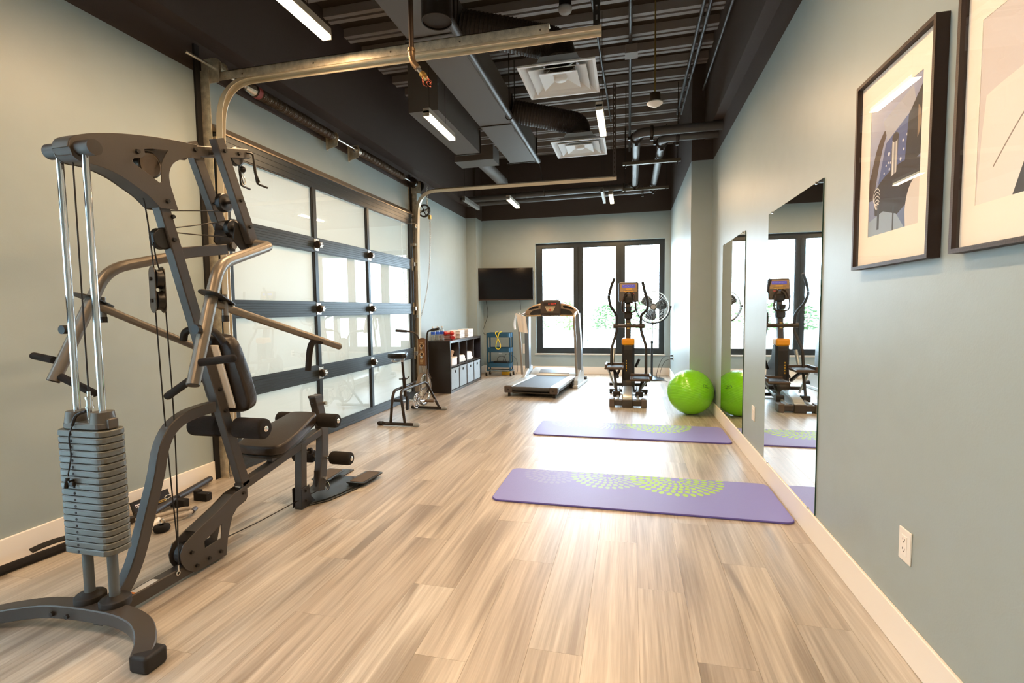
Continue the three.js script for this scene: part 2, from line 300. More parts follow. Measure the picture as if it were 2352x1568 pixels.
// overhead doors: four glazed sections each; the second one stands behind the camera
for (const [dname, dlabel, dz] of [['door_1', 'glazed overhead door with frosted panes in dark frames', 0], ['door_2', 'glazed overhead door behind the camera', 5.25]]) {
  const d = S(dname, dlabel), xo = -3.16, xi = -3.115, z0 = -3.285 + dz, z1 = -6.80 + dz;
  const cuts = [0.004, 0.672, 1.333, 1.983, 2.702], glassY = [[0.105, 0.605], [0.747, 1.265], [1.40, 1.915], [2.05, 2.56]];
  const st = [[-3.285, -3.378], [-4.452, -4.503], [-5.503, -5.553], [-6.705, -6.80]].map((p) => p.map((q) => q + dz));
  for (let s = 0; s < 4; s++) {
    const [g0, g1] = glassY[s], lo = cuts[s], hi = cuts[s + 1];
    const rails = [];
    for (const [a, b] of [[lo, g0], [g1, hi]]) { rails.push(bx(xo, xi - 0.004, a, b, z1, z0)); const n = 3, st2 = (b - a) / n; for (let i = 0; i < n; i++) rails.push(rb(xi - 0.01, xi, a + i * st2 + 0.0008, a + (i + 1) * st2 - 0.0008, z1, z0, 0.001, 1)); }
    const sec = W('door_section', rails, M.alu, d);
    for (const [a, b] of st) W('stile', [rb(xo, xi, g0, g1, a, b, 0.003, 1)], M.alu, sec);
    for (let i = 0; i < 3; i++) {
      const a = st[i][1], b = st[i + 1][0];
      W('frosted_pane', bx(-3.150, -3.149, g0, g1, a, b), dz ? M.frostThin : M.frost, sec);
      W('pane', bx(-3.137, -3.136, g0, g1, a, b), M.glass, sec);
      W('glazing_bead', [bx(-3.134, xi - 0.006, g0, g0 + 0.009, a, b), bx(-3.134, xi - 0.006, g1 - 0.009, g1, a, b), bx(-3.134, xi - 0.006, g0, g1, a, a - 0.009), bx(-3.134, xi - 0.006, g0, g1, b + 0.009, b)], M.blk, sec);
    }
  }
  // header seal, tipped so that it mirrors the lamps
  W('header_seal', plateZ([[XL, 2.705], [xi + 0.01, 2.70], [xi + 0.01, 2.712], [-3.15, 2.768], [XL, 2.768]], z1 - 0.02, z0 + 0.02, 0.001), mat('#8d7d69', 0.3, 0.45), d, 'bronze header strip');
  W('bottom_seal', rb(xo, xi - 0.005, 0, 0.012, z1, z0, 0.003), M.rubber, d);
  const hinge = (y, z) => { const h = W('hinge', [rb(xi, xi + 0.006, y - 0.06, y + 0.06, z - 0.042, z + 0.034, 0.002, 1), rb(xi + 0.004, xi + 0.05, y - 0.032, y + 0.032, z - 0.04, z - 0.032, 0.002, 1), rb(xi + 0.03, xi + 0.05, y - 0.028, y + 0.028, z - 0.036, z + 0.02, 0.006, 1), cyl([xi + 0.04, y, z - 0.05], [xi + 0.04, y, z + 0.026], 0.012)], M.zinc, d); W('knuckle', cyl([xi + 0.03, y, z + 0.02], [xi + 0.03, y, z + 0.034], 0.042, 0.034, 8), M.darkSteel, h); };
  for (const y of [0.672, 1.333, 1.983]) for (const z of [-4.477, -5.528]) hinge(y, z + dz);
  for (const y of [0.672, 1.333, 1.983]) for (const [z, s] of [[-3.31 + dz, 1], [-6.77 + dz, -1]]) W('roller_hinge', [rb(xi, xi + 0.006, y - 0.09, y + 0.09, z - 0.025, z + 0.025, 0.002, 1), rb(xi, xi + 0.045, y - 0.03, y + 0.03, z - 0.02, z + 0.02, 0.006, 1), cyl([xi + 0.03, y, z], [xi + 0.03, y, z + s * 0.06], 0.006), cyl([xi + 0.03, y, z + s * 0.04], [xi + 0.03, y, z + s * 0.056], 0.023)], M.zinc, d);
  W('top_bracket', [rb(xi, xi + 0.09, 2.56, 2.572, -6.79 + dz, -6.72 + dz, 0.002, 1), rb(xi + 0.08, xi + 0.09, 2.50, 2.572, -6.79 + dz, -6.72 + dz, 0.002, 1)], M.zinc, d);
  if (dz) continue;
  // black jamb angles beside the door
  const j = S('trim_4', 'black steel jamb strips beside the overhead door');
  W('jamb_strip', rb(XL, XL + 0.02, 0, 3.3, -3.144, -3.186, 0.002, 1), M.blkMatte, j); W('jamb_strip', rb(XL, XL + 0.02, 0, 3.3, -6.835, -6.90, 0.002, 1), M.blkMatte, j);
  W('spring_pad', bx(XL, XL + 0.018, 3.11, 3.2, -6.82, -3.2), M.black, j);
}
// ---------- things on the door: tracks, springs, chain hoist ----------
const Tsec = (w, h, t) => [[-w / 2, -h / 2], [w / 2, -h / 2], [w / 2, -h / 2 + t], [-w / 2 + t, -h / 2 + t], [-w / 2 + t, h / 2 - t], [w / 2, h / 2 - t], [w / 2, h / 2], [-w / 2, h / 2]];
for (const [z, s, label] of [[-3.245, 1, 'galvanised overhead-door track nearest the multi-gym, with stiffening angle'], [-6.835, -1, 'far galvanised overhead-door track, above the storage shelf']]) {
  const t = thing('door_track', label, 'door track', [-3.06, 0, z]);
  W('curved_track', sweep(pathPts([[-3.075, 0.02, z], [-3.058, 2.45, z], [-3.02, 3.04, z], [-0.18, 3.03, z]], 0.5, 14), Tsec(0.045, 0.05, 0.005), [0.3, 0.6, s]), M.galv, t);
  W('wall_angle', [bx(XL, XL + 0.006, 0, 3.12, z + s * 0.055, z - s * 0.03), bx(XL, -3.075, 0, 3.12, z + s * 0.052, z + s * 0.056)], M.galv, t);
  if (s > 0) {
    W('stiffening_angle', [bx(-3.165, -0.505, 3.045, 3.108, z + 0.03, z + 0.026), bx(-3.165, -0.505, 3.104, 3.108, z + 0.03, z - 0.03)], M.galv, t);
    for (const x of [-3.1, -2.95, -2.8, -2.2, -1.6, -1.1, -0.56]) W('bolt', cyl([x, 3.07, z + 0.029], [x, 3.07, z + 0.034], 0.007, 0.007, 6), M.zinc, t);
    for (const [a, b] of [[2.6, 2.64], [0.5, 0.54], [1.25, 1.38]]) W('track_bracket', bx(XL, -3.06, a, b, z + 0.03, z + 0.034), M.galv, t);
  } else {
    for (const [a, b] of [[1.2, 1.24], [2.25, 2.29]]) W('track_bracket', bx(XL, -3.06, a, b, z + 0.03, z + 0.034), M.zinc, t);
  }
  // perforated hanger from the deck to the track's free end
  const hx = -0.21, y1 = DECK, y0 = 3.05, slots = [];
  for (let y = y0 + 0.05; y < y1 - 0.05; y += 0.06) slots.push([[hx - 0.006, y], [hx + 0.006, y], [hx + 0.006, y + 0.03], [hx - 0.006, y + 0.03]]);
  W('perforated_hanger', [plateZ([[hx - 0.02, y0], [hx + 0.02, y0], [hx + 0.02, y1], [hx - 0.02, y1]], z - 0.002, z + 0.001, 0, slots), bx(hx + 0.018, hx + 0.02, y0, y1, z - 0.036, z)], s > 0 ? M.blkMatte : M.duct, t);
}
{
  const y = 3.145, x = -3.055, t = thing('torsion_shaft', 'steel shaft with two coiled torsion springs above the overhead door', 'door spring', [x, y, -5]);
  W('shaft', cyl([x, y, -2.97], [x, y, -7.0], 0.0125), M.zinc, t);
  const coil = (z0, z1) => { const n = Math.round(Math.abs(z1 - z0) / 0.0125), p = []; for (let i = 0; i <= n * 8; i++) { const a = i / 8 * 2 * Math.PI; p.push(V(x + 0.043 * Math.cos(a), y + 0.043 * Math.sin(a), z0 + (z1 - z0) * i / (n * 8))); } return new THREE.TubeGeometry(new THREE.CatmullRomCurve3(p), n * 10, 0.0062, 4); };
  const springMat = mat('#5a4e42', 0.42, 0.65);
  for (const [a, b] of [[-3.62, -4.72], [-5.27, -6.38]]) {
    const c = W('spring', coil(a, b), springMat, t);
    W('winding_cone', [cyl([x, y, a + 0.09], [x, y, a], 0.03, 0.045), cyl([x, y, a + 0.11], [x, y, a + 0.07], 0.022)], M.zinc, c);
    W('stationary_cone', cyl([x, y, b + 0.01], [x, y, b - 0.05], 0.045, 0.03), M.zinc, c);
  }
  W('red_paint_mark', cyl([x, y, -3.635], [x, y, -3.68], 0.0505, 0.0505, 16, true), mat('#8d3b33', 0.6), t, 'red paint on spring end');
  for (const z of [-4.78, -5.2]) W('anchor_bracket', [rb(XL + 0.021, XL + 0.027, y - 0.13, y + 0.06, z - 0.02, z + 0.02, 0.001, 1), plateZ([[XL + 0.021, y - 0.12], [x + 0.03, y - 0.09], [x + 0.05, y], [x + 0.03, y + 0.05], [XL + 0.021, y + 0.05]], z - 0.002, z + 0.002, 0)], M.galv, t);
  for (const z of [-3.25, -6.72]) W('cable_drum', [cyl([x, y, z + 0.03], [x, y, z - 0.03], 0.06, 0.06, 24), cyl([x, y, z + 0.034], [x, y, z + 0.028], 0.072, 0.072, 24), cyl([x, y, z - 0.03], [x, y, z - 0.034], 0.066, 0.066, 24)], z > -4 ? M.galv : M.darkSteel, t);
  for (const z of [-3.2, -6.86]) W('end_bearing_plate', [plateZ([[XL + 0.021, y - 0.12], [x + 0.06, y - 0.12], [x + 0.06, y + 0.03], [x, y + 0.06], [XL + 0.021, y + 0.06]], z - 0.002, z + 0.002, 0)], M.galv, t);
  W('chain_sprocket', [cyl([-3.055, y, -6.94], [-3.055, y, -6.97], 0.07), ring(-3.055, y, -6.955, 0.07, 0.008, 'z', 24)], M.blk, t);
}
{
  const z = -6.97, t = thing('chain_hoist', 'hand-chain hoist wheel and hanging chain beside the far track', 'chain hoist', [-3.02, 2.6, z]);
  W('wheel', [ring(-3.0, 2.79, z, 0.085, 0.012, 'z'), ring(-3.0, 2.79, z - 0.02, 0.085, 0.012, 'z'), cyl([-3.0, 2.79, z + 0.02], [-3.0, 2.79, z - 0.04], 0.02), ...[0, 1, 2, 3].map((k) => cyl([-3.0, 2.79, z], [-3.0 + 0.085 * Math.cos(k * 1.57 + 0.4), 2.79 + 0.085 * Math.sin(k * 1.57 + 0.4), z], 0.007))], M.darkSteel, t);
  W('axle_bracket', [bx(XL, -3.0, 2.775, 2.805, z - 0.05, z - 0.045), bx(XL, XL + 0.006, 2.7, 2.88, z - 0.06, z)], M.galv, t);
  W('chain_guide', rb(-2.925, -2.89, 2.66, 2.72, z - 0.02, z + 0.02, 0.004), M.brass, t);
  const link = []; const P = [];
  for (let i = 0; i <= 90; i++) { const k = i / 90; P.push([-2.906 - 0.2 * Math.pow(k, 3.2), 2.66 - 1.55 * k, z + 0.06 * k]); }
  P.forEach((p, i) => { const g = new THREE.TorusGeometry(0.0095, 0.0028, 5, 8).scale(1, 1.45, 1); if (i % 2) g.rotateY(Math.PI / 2); link.push(g.translate(...p)); });
  for (let i = 0; i < 22; i++) { const g = new THREE.TorusGeometry(0.0095, 0.0028, 5, 8).scale(1, 1.45, 1); if (i % 2) g.rotateY(Math.PI / 2); link.push(g.translate(-2.945, 3.14 - i * 0.017, z)); }
  const c = W('chain', link, M.zinc, t); c.userData.kind = 'stuff';
}
// ---------- pendant lamps ----------
function pendant(x, z0, z1, lit, label, y = 3.1, w = 0.066) {
  const t = thing('linear_pendant', label, 'ceiling light', [x, y, (z0 + z1) / 2], lit ? 'lit linear pendants' : null), h = 0.05;
  W('housing', [rb(x - w / 2, x + w / 2, y + 0.028, y + 0.075, z1, z0, 0.003, 1), bx(x - w / 2, x + w / 2, y, y + 0.05, z1, z1 + 0.004), bx(x - w / 2, x + w / 2, y, y + 0.05, z0 - 0.004, z0)], mat(lit ? '#b9b2a6' : '#6f6c68', 0.5, 0.2), t);
  const d = W('light_diffuser', rb(x - w / 2 + 0.002, x + w / 2 - 0.002, y, y + 0.03, z1 + 0.004, z0 - 0.004, 0.004, 1), lit ? mat('#fff3df', 0.5, 0, { emissive: new THREE.Color().setRGB(1, 0.86, 0.6), emissiveIntensity: 4.5 }) : mat('#8f8f8c', 0.5), t);
  for (const z of [z0 - 0.08, z1 + 0.2]) W('hanging_wire', cyl([x, y + 0.07, z], [x, DECK, z], 0.0018, 0.0018, 6), M.blkMatte, t);
  if (lit) {
    const l = new THREE.RectAreaLight(LAMP_COLOR, LAMP_POWER, w, Math.abs(z1 - z0)); l.name = 'pendant_glow';
    l.position.set(0, -0.006, 0); l.rotation.x = -Math.PI / 2; t.add(l);
  }
}
pendant(-1.965, -2.3, -3.03, true, 'lit linear pendant nearest the multi-gym, cut by the top of the picture');
pendant(-1.845, -4.39, -5.09, true, 'lit linear pendant hanging under the grey duct');
pendant(-0.28, -4.67, -5.39, true, 'lit linear pendant between the two white ceiling diffusers');
pendant(-1.957, -8.0, -8.73, true, 'lit linear pendant on the television side of the far end');
pendant(-0.309, -8.1, -8.83, true, 'lit linear pendant in front of the end window, right of its pair');
pendant(-2.675, -7.85, -8.68, false, 'unlit grey pendant in the far left corner by the soffit', 3.1, 0.05);
pendant(-0.434, -7.9, -8.77, false, 'unlit grey pendant beside the lit one at the far end', 3.1, 0.045);
// the rest of the rows, above and behind the camera
pendant(-0.28, -1.95, -2.65, true, 'lit linear pendant above the framed photographs');
pendant(-1.9, 0.2, -0.5, true, 'lit linear pendant behind the camera on the door side');
pendant(-0.28, 0.6, -0.1, true, 'lit linear pendant behind the camera on the mirror side');

// ---------- ducts, pipes and other services ----------
for (const [x0, x1, z0, z1, y, label] of [[-0.877, -0.266, -3.925, -4.545, 3.2, 'white square ceiling diffuser nearest the camera'], [-0.893, -0.281, -5.74, -6.345, 3.2, 'white square ceiling diffuser further back, by the lamp']]) {
  const t = thing('ceiling_diffuser', label, 'air diffuser', [(x0 + x1) / 2, y, (z0 + z1) / 2], 'square ceiling diffusers'), cx = (x0 + x1) / 2, cz = (z0 + z1) / 2, m = mat('#d3d6d8', 0.5);
  const pan = (o, i, yo, yi) => { // sloped square ring
    const g = new THREE.BufferGeometry(), q = [], c = [[-1, -1], [1, -1], [1, 1], [-1, 1]];
    for (let k = 0; k < 4; k++) { const [ax, az] = c[k], [bx_, bz] = c[(k + 1) % 4]; const A = [cx + ax * o, yo, cz + az * o], B = [cx + bx_ * o, yo, cz + bz * o], C = [cx + bx_ * i, yi, cz + bz * i], D = [cx + ax * i, yi, cz + az * i]; q.push(...A, ...B, ...C, ...A, ...C, ...D); }
    g.setAttribute('position', new THREE.BufferAttribute(new Float32Array(q), 3)); g.computeVertexNormals(); return g;
  };
  W('outer_pan', [pan(0.306, 0.285, y, y), pan(0.285, 0.17, y, y + 0.09), pan(0.306, 0.306, y, y + 0.012), pan(0.17, 0.15, y + 0.09, y + 0.14)], m, t);
  W('middle_cone', [pan(0.232, 0.13, y - 0.002, y + 0.055), pan(0.232, 0.232, y - 0.002, y + 0.004)], m, t);
  W('inner_cone', [pan(0.155, 0.05, y - 0.004, y + 0.03), pan(0.155, 0.155, y - 0.004, y + 0.002), bx(cx - 0.055, cx + 0.055, y + 0.026, y + 0.032, cz - 0.055, cz + 0.055)], m, t);
  W('centre_knob', [lathe([[0, -0.012], [0.05, -0.008], [0.055, 0.02]], cx, y + 0.012, cz, 24)], m, t);
  W('neck', cyl([cx, y + 0.13, cz], [cx, y + 0.17, cz], 0.13, 0.13, 28, true), M.duct, t);
  for (const [a, b] of [[-1, -1], [1, -1], [1, 1]]) W('spring_wire', cyl([cx + a * 0.2, y + 0.06, cz + b * 0.1], [cx + a * 0.1, y + 0.13, cz + b * 0.06], 0.003), M.zinc, t);
  // flexible duct with wound ribs
  const cv = new THREE.CatmullRomCurve3([V(cx, y + 0.15, cz), V(cx - 0.03, y + 0.27, cz + 0.01), V(cx - 0.25, y + 0.33, cz + 0.08), V(-1.36, 3.64, cz + 0.2)]);
  const n = 260, pts = cv.getPoints(n), gs = [];
  const sec = circ(1, 20), P = [], U = V(0.02, 0.2, 1);
  const rings = pts.map((p, i) => { const tt = pts[Math.min(i + 1, n)].clone().sub(pts[Math.max(i - 1, 0)]).normalize(), a = tt.clone().cross(U).normalize(), b = a.clone().cross(tt), r = 0.125 + (i % 5 < 2 ? 0.006 : 0); return sec.map(([u, v]) => p.clone().addScaledVector(a, u * r).addScaledVector(b, v * r)); });
  for (let i = 0; i < n; i++) for (let j = 0; j < 20; j++) { const a = rings[i][j], b = rings[i][(j + 1) % 20], c = rings[i + 1][(j + 1) % 20], d = rings[i + 1][j]; for (const q of [a, b, c, a, c, d]) P.push(q.x, q.y, q.z); }
  const g = new THREE.BufferGeometry(); g.setAttribute('position', new THREE.BufferAttribute(new Float32Array(P), 3)); g.computeVertexNormals();
  W('flexible_duct', g, mat('#35302d', 0.55, 0.2), t);
}
{
  const t = thing('rectangular_duct', 'long flat grey air duct running toward the window', 'duct', [-1.56, 3.5, -5]);
  const zs = [-1.0, -2.35, -3.86, -5.85, -7.395];
  for (let i = 0; i < 4; i++) { const s = W('duct_section', bx(-1.765, -1.368, 3.5, 3.83, zs[i] - 0.003, zs[i + 1] + 0.003), M.duct, t); W('flange_seam', [bx(-1.775, -1.358, 3.49, 3.84, zs[i + 1] + 0.014, zs[i + 1] - 0.002)], M.darkSteel, s); }
  for (const z of [-3.9, -5.9, -7.35]) for (const x of [-1.785, -1.348]) W('hanger_rod', [cyl([x, 3.42, z], [x, DECK, z], 0.005), bx(x - 0.02, x + 0.02, 3.485, 3.495, z - 0.015, z + 0.015)], M.darkSteel, t);
  const d2 = thing('rectangular_duct', 'shorter grey duct box above the second left pendant', 'duct', [-2.13, 3.4, -5.7]);
  W('duct_section', bx(-2.3, -1.965, 3.4, 3.95, -5.0, -6.49), M.duct, d2); W('end_flange', bx(-2.31, -1.955, 3.39, 3.96, -6.48, -6.5), M.darkSteel, d2);
  const d3 = thing('duct_box', 'wide grey duct box behind the shorter duct', 'duct', [-2.15, 3.4, -6.9]);
  W('box', bx(-2.435, -1.865, 3.4, 3.6, -6.78, -7.11), M.duct, d3); W('outlet_duct', cyl([-2.15, 3.5, -7.1], [-2.15, 3.5, -8.45], 0.09, 0.09, 24), M.duct, d3);
  const p = thing('sprinkler_pipe', 'long grey round pipe beside the flat duct', 'pipe', [-1.3, 3.44, -5]);
  W('pipe', cyl([-1.31, 3.44, -1.2], [-1.3, 3.44, -7.2], 0.034, 0.034, 20), M.pipe, p);
  for (const z of [-3.2, -5.45]) W('ring_hanger', [ring(-1.305, 3.44, z, 0.045, 0.006, 'z', 20), cyl([-1.305, 3.48, z], [-1.305, DECK, z], 0.006)], M.darkSteel, p);
  W('cable', wire([[-1.3, 3.44, -7.2], [-1.28, 3.3, -7.35], [-1.25, 2.98, -7.4]], 0.006), M.cable, p);
  const c = thing('cylinder_pendant', 'black cylindrical ceiling fitting above the near door track', 'ceiling speaker', [-1.214, 3.15, -3.1]);
  W('can', [cyl([-1.214, 3.15, -3.1], [-1.214, 3.4, -3.1], 0.098, 0.098, 36, true), cyl([-1.214, 3.396, -3.1], [-1.214, 3.4, -3.1], 0.098, 0.098, 36), ring(-1.214, 3.152, -3.1, 0.096, 0.004, 'y', 36)], mat('#1f1a18', 0.4), c);
  W('grille', cyl([-1.214, 3.16, -3.1], [-1.214, 3.164, -3.1], 0.092, 0.092, 36), mat('#2a2523', 0.6), c);
  W('stem', cyl([-1.19, 3.4, -3.1], [-1.19, DECK, -3.1], 0.012), M.blkMatte, c);
}
{ // electrical drop with bare copper wires
  const t = thing('conduit_drop', 'dark conduit drop with bare copper wires curling from its end', 'conduit', [-1.22, 2.65, -2.8]), z = -2.8;
  W('riser', cyl([-1.259, 2.83, z], [-1.257, DECK, z], 0.0145), mat('#3a2c22', 0.5, 0.4), t);
  const brown = mat('#7d6850', 0.4, 0.7);
  W('elbow', [tube([[-1.26, 2.84, z], [-1.26, 2.775, z], [-1.222, 2.725, z]], 0.019, 0.036), cyl([-1.26, 2.825, z], [-1.26, 2.843, z], 0.023)], brown, t);
  W('nipple', cyl([-1.228, 2.732, z], [-1.188, 2.682, z], 0.0125), M.zinc, t);
  W('coupling', [cyl([-1.198, 2.695, z], [-1.184, 2.677, z], 0.019), cyl([-1.186, 2.68, z], [-1.172, 2.662, z], 0.016)], M.brass, t);
  const ws = []; for (let k = 0; k < 7; k++) { const a = k * 0.9, r = 0.018 + 0.006 * (k % 3); ws.push(wire([[-1.177, 2.668, z], [-1.17 + r * Math.cos(a), 2.656 + 0.4 * r * Math.sin(a), z + r * Math.sin(a)], [-1.166 + 1.5 * r * Math.cos(a), 2.64, z + 1.5 * r * Math.sin(a)], [-1.163 + r * Math.cos(a + 0.6), 2.624, z + r * Math.sin(a + 0.6)]], 0.0015, 16, 5)); }
  W('copper_wires', ws, M.copper, t).userData.kind = 'stuff';
}
for (const [x, zz, ze, label] of [[0.066, -6.03, -8.6, 'grooved grey pipe from the right wall, nearer and left of its twin'], [0.372, -6.32, -9.0, 'grooved grey pipe from the right wall, further and right of its twin']]) {
  const y = x < 0.2 ? 3.32 : 3.33, r = 0.051, t = thing('grooved_pipe', label, 'pipe', [x, y, zz]);
  W('pipe', tube([[XR, y, zz], [x, y, zz], [x, y, ze], [-3.0, y - 0.03, ze - 0.05]], r, 0.13, 20), M.pipe, t);
  for (const [px, pz, ax] of [[x + 0.17, zz, 'x'], [x, zz - 0.17, 'z'], [x, ze + 0.16, 'z'], [x - 0.17, ze - 0.003, 'x']]) W('coupling', [ring(px, y, pz, r + 0.004, 0.02, ax, 24, 8), rb(px - 0.02, px + 0.02, y - r - 0.05, y - r - 0.01, pz - 0.02, pz + 0.02, 0.006), rb(px - (ax === 'z' ? r + 0.05 : 0.02), px + (ax === 'z' ? -r : 0.02), y - 0.02, y + 0.02, pz - (ax === 'x' ? r + 0.04 : 0.02), pz + (ax === 'x' ? -r : 0.02), 0.006)], M.darkSteel, t);
}
for (const [z, x0, x1, label] of [[-7.0, -0.105, 0.645, 'strut trapeze under the two grooved pipes, nearer one'], [-8.5, -0.13, 0.6, 'strut trapeze under the two grooved pipes, further one']]) {
  const t = thing('pipe_trapeze', label, 'pipe support', [(x0 + x1) / 2, 3.2, z]);
  W('strut', sweep([V(x0, 3.248, z), V(x1, 3.248, z)], [[-0.02, -0.02], [0.02, -0.02], [0.02, 0.02], [0.012, 0.02], [0.012, -0.014], [-0.012, -0.014], [-0.012, 0.02], [-0.02, 0.02]], [0, 1, 0]), mat('#6a6355', 0.45, 0.5), t);
  for (const x of [x0 + 0.04, x1 - 0.04]) W('threaded_rod', [cyl([x, 3.19, z], [x, DECK, z], 0.005, 0.005, 8), cyl([x, 3.215, z], [x, 3.226, z], 0.011, 0.011, 6)], M.darkSteel, t);
  for (const x of [0.066, 0.372]) W('pipe_clamp', ring(x, 3.325, z, 0.054, 0.005, 'z', 24, 6), M.darkSteel, t);
}
{
  const t = thing('motion_sensor', 'white dome motion sensor hanging on a thin rod', 'sensor', [0.2, 3.0, -4.5]);
  W('rod', cyl([0.2, 3.12, -4.5], [0.2, DECK, -4.5], 0.006), M.brass, t);
  W('black_can', cyl([0.2, 3.04, -4.5], [0.2, 3.12, -4.5], 0.048, 0.044, 28), mat('#3b332b', 0.4, 0.3), t);
  W('dome', lathe([[0, -0.03], [0.018, -0.029], [0.024, -0.022], [0.056, -0.008], [0.066, 0.0], [0.066, 0.01], [0, 0.01]], 0.2, 3.036, -4.5, 32), M.white, t);
  const s = thing('smoke_detector', 'round white detector up by the joists', 'detector', [-0.565, 3.9, -4.52]);
  W('can', cyl([-0.565, 3.95, -4.52], [-0.565, DECK, -4.52], 0.055, 0.055, 24), M.blkMatte, s); W('cover', lathe([[0, 0], [0.05, 0.006], [0.062, 0.03], [0.062, 0.05], [0, 0.05]], -0.565, 3.9, -4.52, 28), mat('#a9a7a4', 0.5), s);
  const c = thing('conduit_run', 'straight grey conduit with a square junction box along the deck', 'conduit', [0, 4.18, -5]);
  W('conduit', cyl([0.012, 4.2, -1.0], [-0.02, 4.2, -9.6], 0.019), M.pipe, c); W('junction_box', [rb(-0.06, 0.07, 4.08, 4.17, -5.72, -5.86, 0.004), bx(-0.065, 0.075, 4.074, 4.08, -5.715, -5.865)], M.flange, c);
  for (const [x, r, label] of [[0.678, 0.02, 'grey conduit near the right soffit, left of a close pair'], [0.742, 0.02, 'grey conduit near the right soffit, right of a close pair'], [-0.43, 0.014, 'thin grey conduit above the white diffusers']]) one('conduit', cyl([x, 4.2, -1.0], [x - (r < 0.018 ? -0.13 : 0), 4.2, -8.0], r, r, 14), M.pipe, label, 'conduit');
  one('conduit', [tube([[0.86, 3.95, -1.0], [0.86, 3.95, -6.6]], 0.014)], M.pipe, 'conduit clipped along the right soffit face', 'conduit');
}
// ---------- the multi-gym ----------
{
  const XC = -2.13, RZ = -1.525, g = thing('multi_gym', 'charcoal home multi-gym with a tall weight stack, press arms and padded seat', 'multi-gym', [XC, 0, -2.2]);
  const F = M.frame, P = M.pewter;
  // base
  const cb = [[-2.64, 0.038, -1.42], [-2.5, 0.062, -1.458], [-2.35, 0.08, -1.486], [-2.13, 0.085, -1.497], [-1.95, 0.083, -1.488], [-1.85, 0.07, -1.462], [-1.775, 0.05, -1.41], [-1.735, 0.037, -1.36]];
  W('base_crossbar', sweep(new THREE.CatmullRomCurve3(cb.map((p) => V(...p))).getPoints(30), rect(0.07, 0.055), [0, 1, 0]), F, g);
  for (const s of [-1, 1]) { const x = s > 0 ? -1.728 : -2.66; W('foot_cap', [rb(x - 0.042, x + 0.042, 0.0, 0.066, s > 0 ? -1.425 : -1.43, s > 0 ? -1.335 : -1.355, 0.014)], M.rubber, g, 'black rubber foot cap'); }
  for (const x of [-2.22, -2.3]) W('bolt', cyl([x, 0.08, -1.452], [x, 0.08, -1.444], 0.011, 0.01, 8), M.blk, g);
  W('main_beam', bar([[XC, 0.052, -1.5], [XC, 0.045, -2.14]], 0.052, 0.058), F, g);
  const beamTop = 0.0795;
  const lab = canvasTex(256, 64, (c, w, h) => { c.fillStyle = '#d9d4ca'; c.fillRect(0, 0, w, h); c.fillStyle = '#e88a2a'; c.fillRect(0, 0, 46, h); c.fillStyle = '#9a958d'; for (let i = 0; i < 5; i++) for (let x = 56; x < 246; x += 9) c.fillRect(x, 8 + i * 11, 6 + (x * 7 % 3), 3); });
  const lg = new THREE.PlaneGeometry(0.13, 0.034).rotateX(-Math.PI / 2).rotateY(-Math.PI / 2).rotateY(Math.PI);
  W('warning_label', lg.translate(XC + 0.004, beamTop, -1.69), new THREE.MeshStandardMaterial({ map: lab, roughness: 0.6 }), g, 'pale warning sticker with an orange end');
  // guide rods, bumpers, stack
  for (const s of [-1, 1]) {
    const x = XC + s * 0.066;
    W('guide_rod', cyl([x, 0.3, RZ], [x, 1.95, RZ], 0.0125, 0.0125, 24), M.chrome, g);
    W('stack_post', cyl([x, 0.1, RZ], [x, 0.335, RZ], 0.0185, 0.0185, 20), M.plate, g);
    W('rubber_bumper', [lathe([[0, 0], [0.05, 0], [0.055, 0.006], [0.055, 0.034], [0.05, 0.04], [0.03, 0.04], [0.026, 0.05], [0, 0.05]], x, 0.098, RZ, 28)], M.rubber, g);
  }
  const n = 19, y0 = 0.335, y1 = 0.842, th = (y1 - y0) / n, hw = 0.126, hd = 0.056;
  const outline = roundRect(XC - hw, XC + hw, -hd, hd, 0.04, 6).map(([x, z]) => [x, RZ + z]);
  const notch = mat('#0c0b0a', 0.8);
  for (let k = 0; k < n; k++) {
    const p = W('weight_plate', plateY(outline.map(([x, z]) => [XC + (x - XC), z]), y0 + k * th + 0.0022, y0 + (k + 1) * th - 0.0002, 0.0035), M.plate, g);
    W('pin_hole', cyl([XC - 0.03, y0 + (k + 0.5) * th, RZ + hd - 0.001], [XC - 0.03, y0 + (k + 0.5) * th, RZ + hd + 0.0008], 0.0055, 0.0055, 10), notch, p);
  }
  W('stack_head', [plateY(roundRect(XC - 0.11, XC + 0.11, RZ - 0.045, RZ + 0.045, 0.04), y1, y1 + 0.03, 0.006), ...[-1, 1].map((s) => cyl([XC + s * 0.066, y1 + 0.02, RZ], [XC + s * 0.066, y1 + 0.07, RZ], 0.045, 0.038, 24)), rb(XC + 0.1, XC + 0.122, y1 + 0.003, y1 + 0.045, RZ - 0.02, RZ + 0.02, 0.006)], mat('#5d5a54', 0.42, 0.5), g);
  W('selector_stem', [cyl([XC, y1, RZ], [XC, y1 + 0.12, RZ], 0.011), cyl([XC, y1 + 0.08, RZ], [XC, y1 + 0.09, RZ], 0.016, 0.016, 6), cyl([XC, y1 + 0.118, RZ], [XC, y1 + 0.13, RZ], 0.014), cyl([XC, y1 + 0.128, RZ], [XC, y1 + 0.15, RZ], 0.006)], M.zinc, g);
  const fz = RZ + hd;
  const pin = W('selector_pin', [cyl([XC - 0.045, 0.655, fz + 0.012], [XC - 0.045, 0.615, fz + 0.02], 0.008), rb(XC - 0.06, XC - 0.012, 0.622, 0.642, fz + 0.004, fz + 0.018, 0.005), cyl([XC - 0.03, y0 + 11.5 * th, fz - 0.02], [XC - 0.03, y0 + 11.5 * th, fz + 0.02], 0.004)], M.blk, g, 'black selector pin on a lanyard');
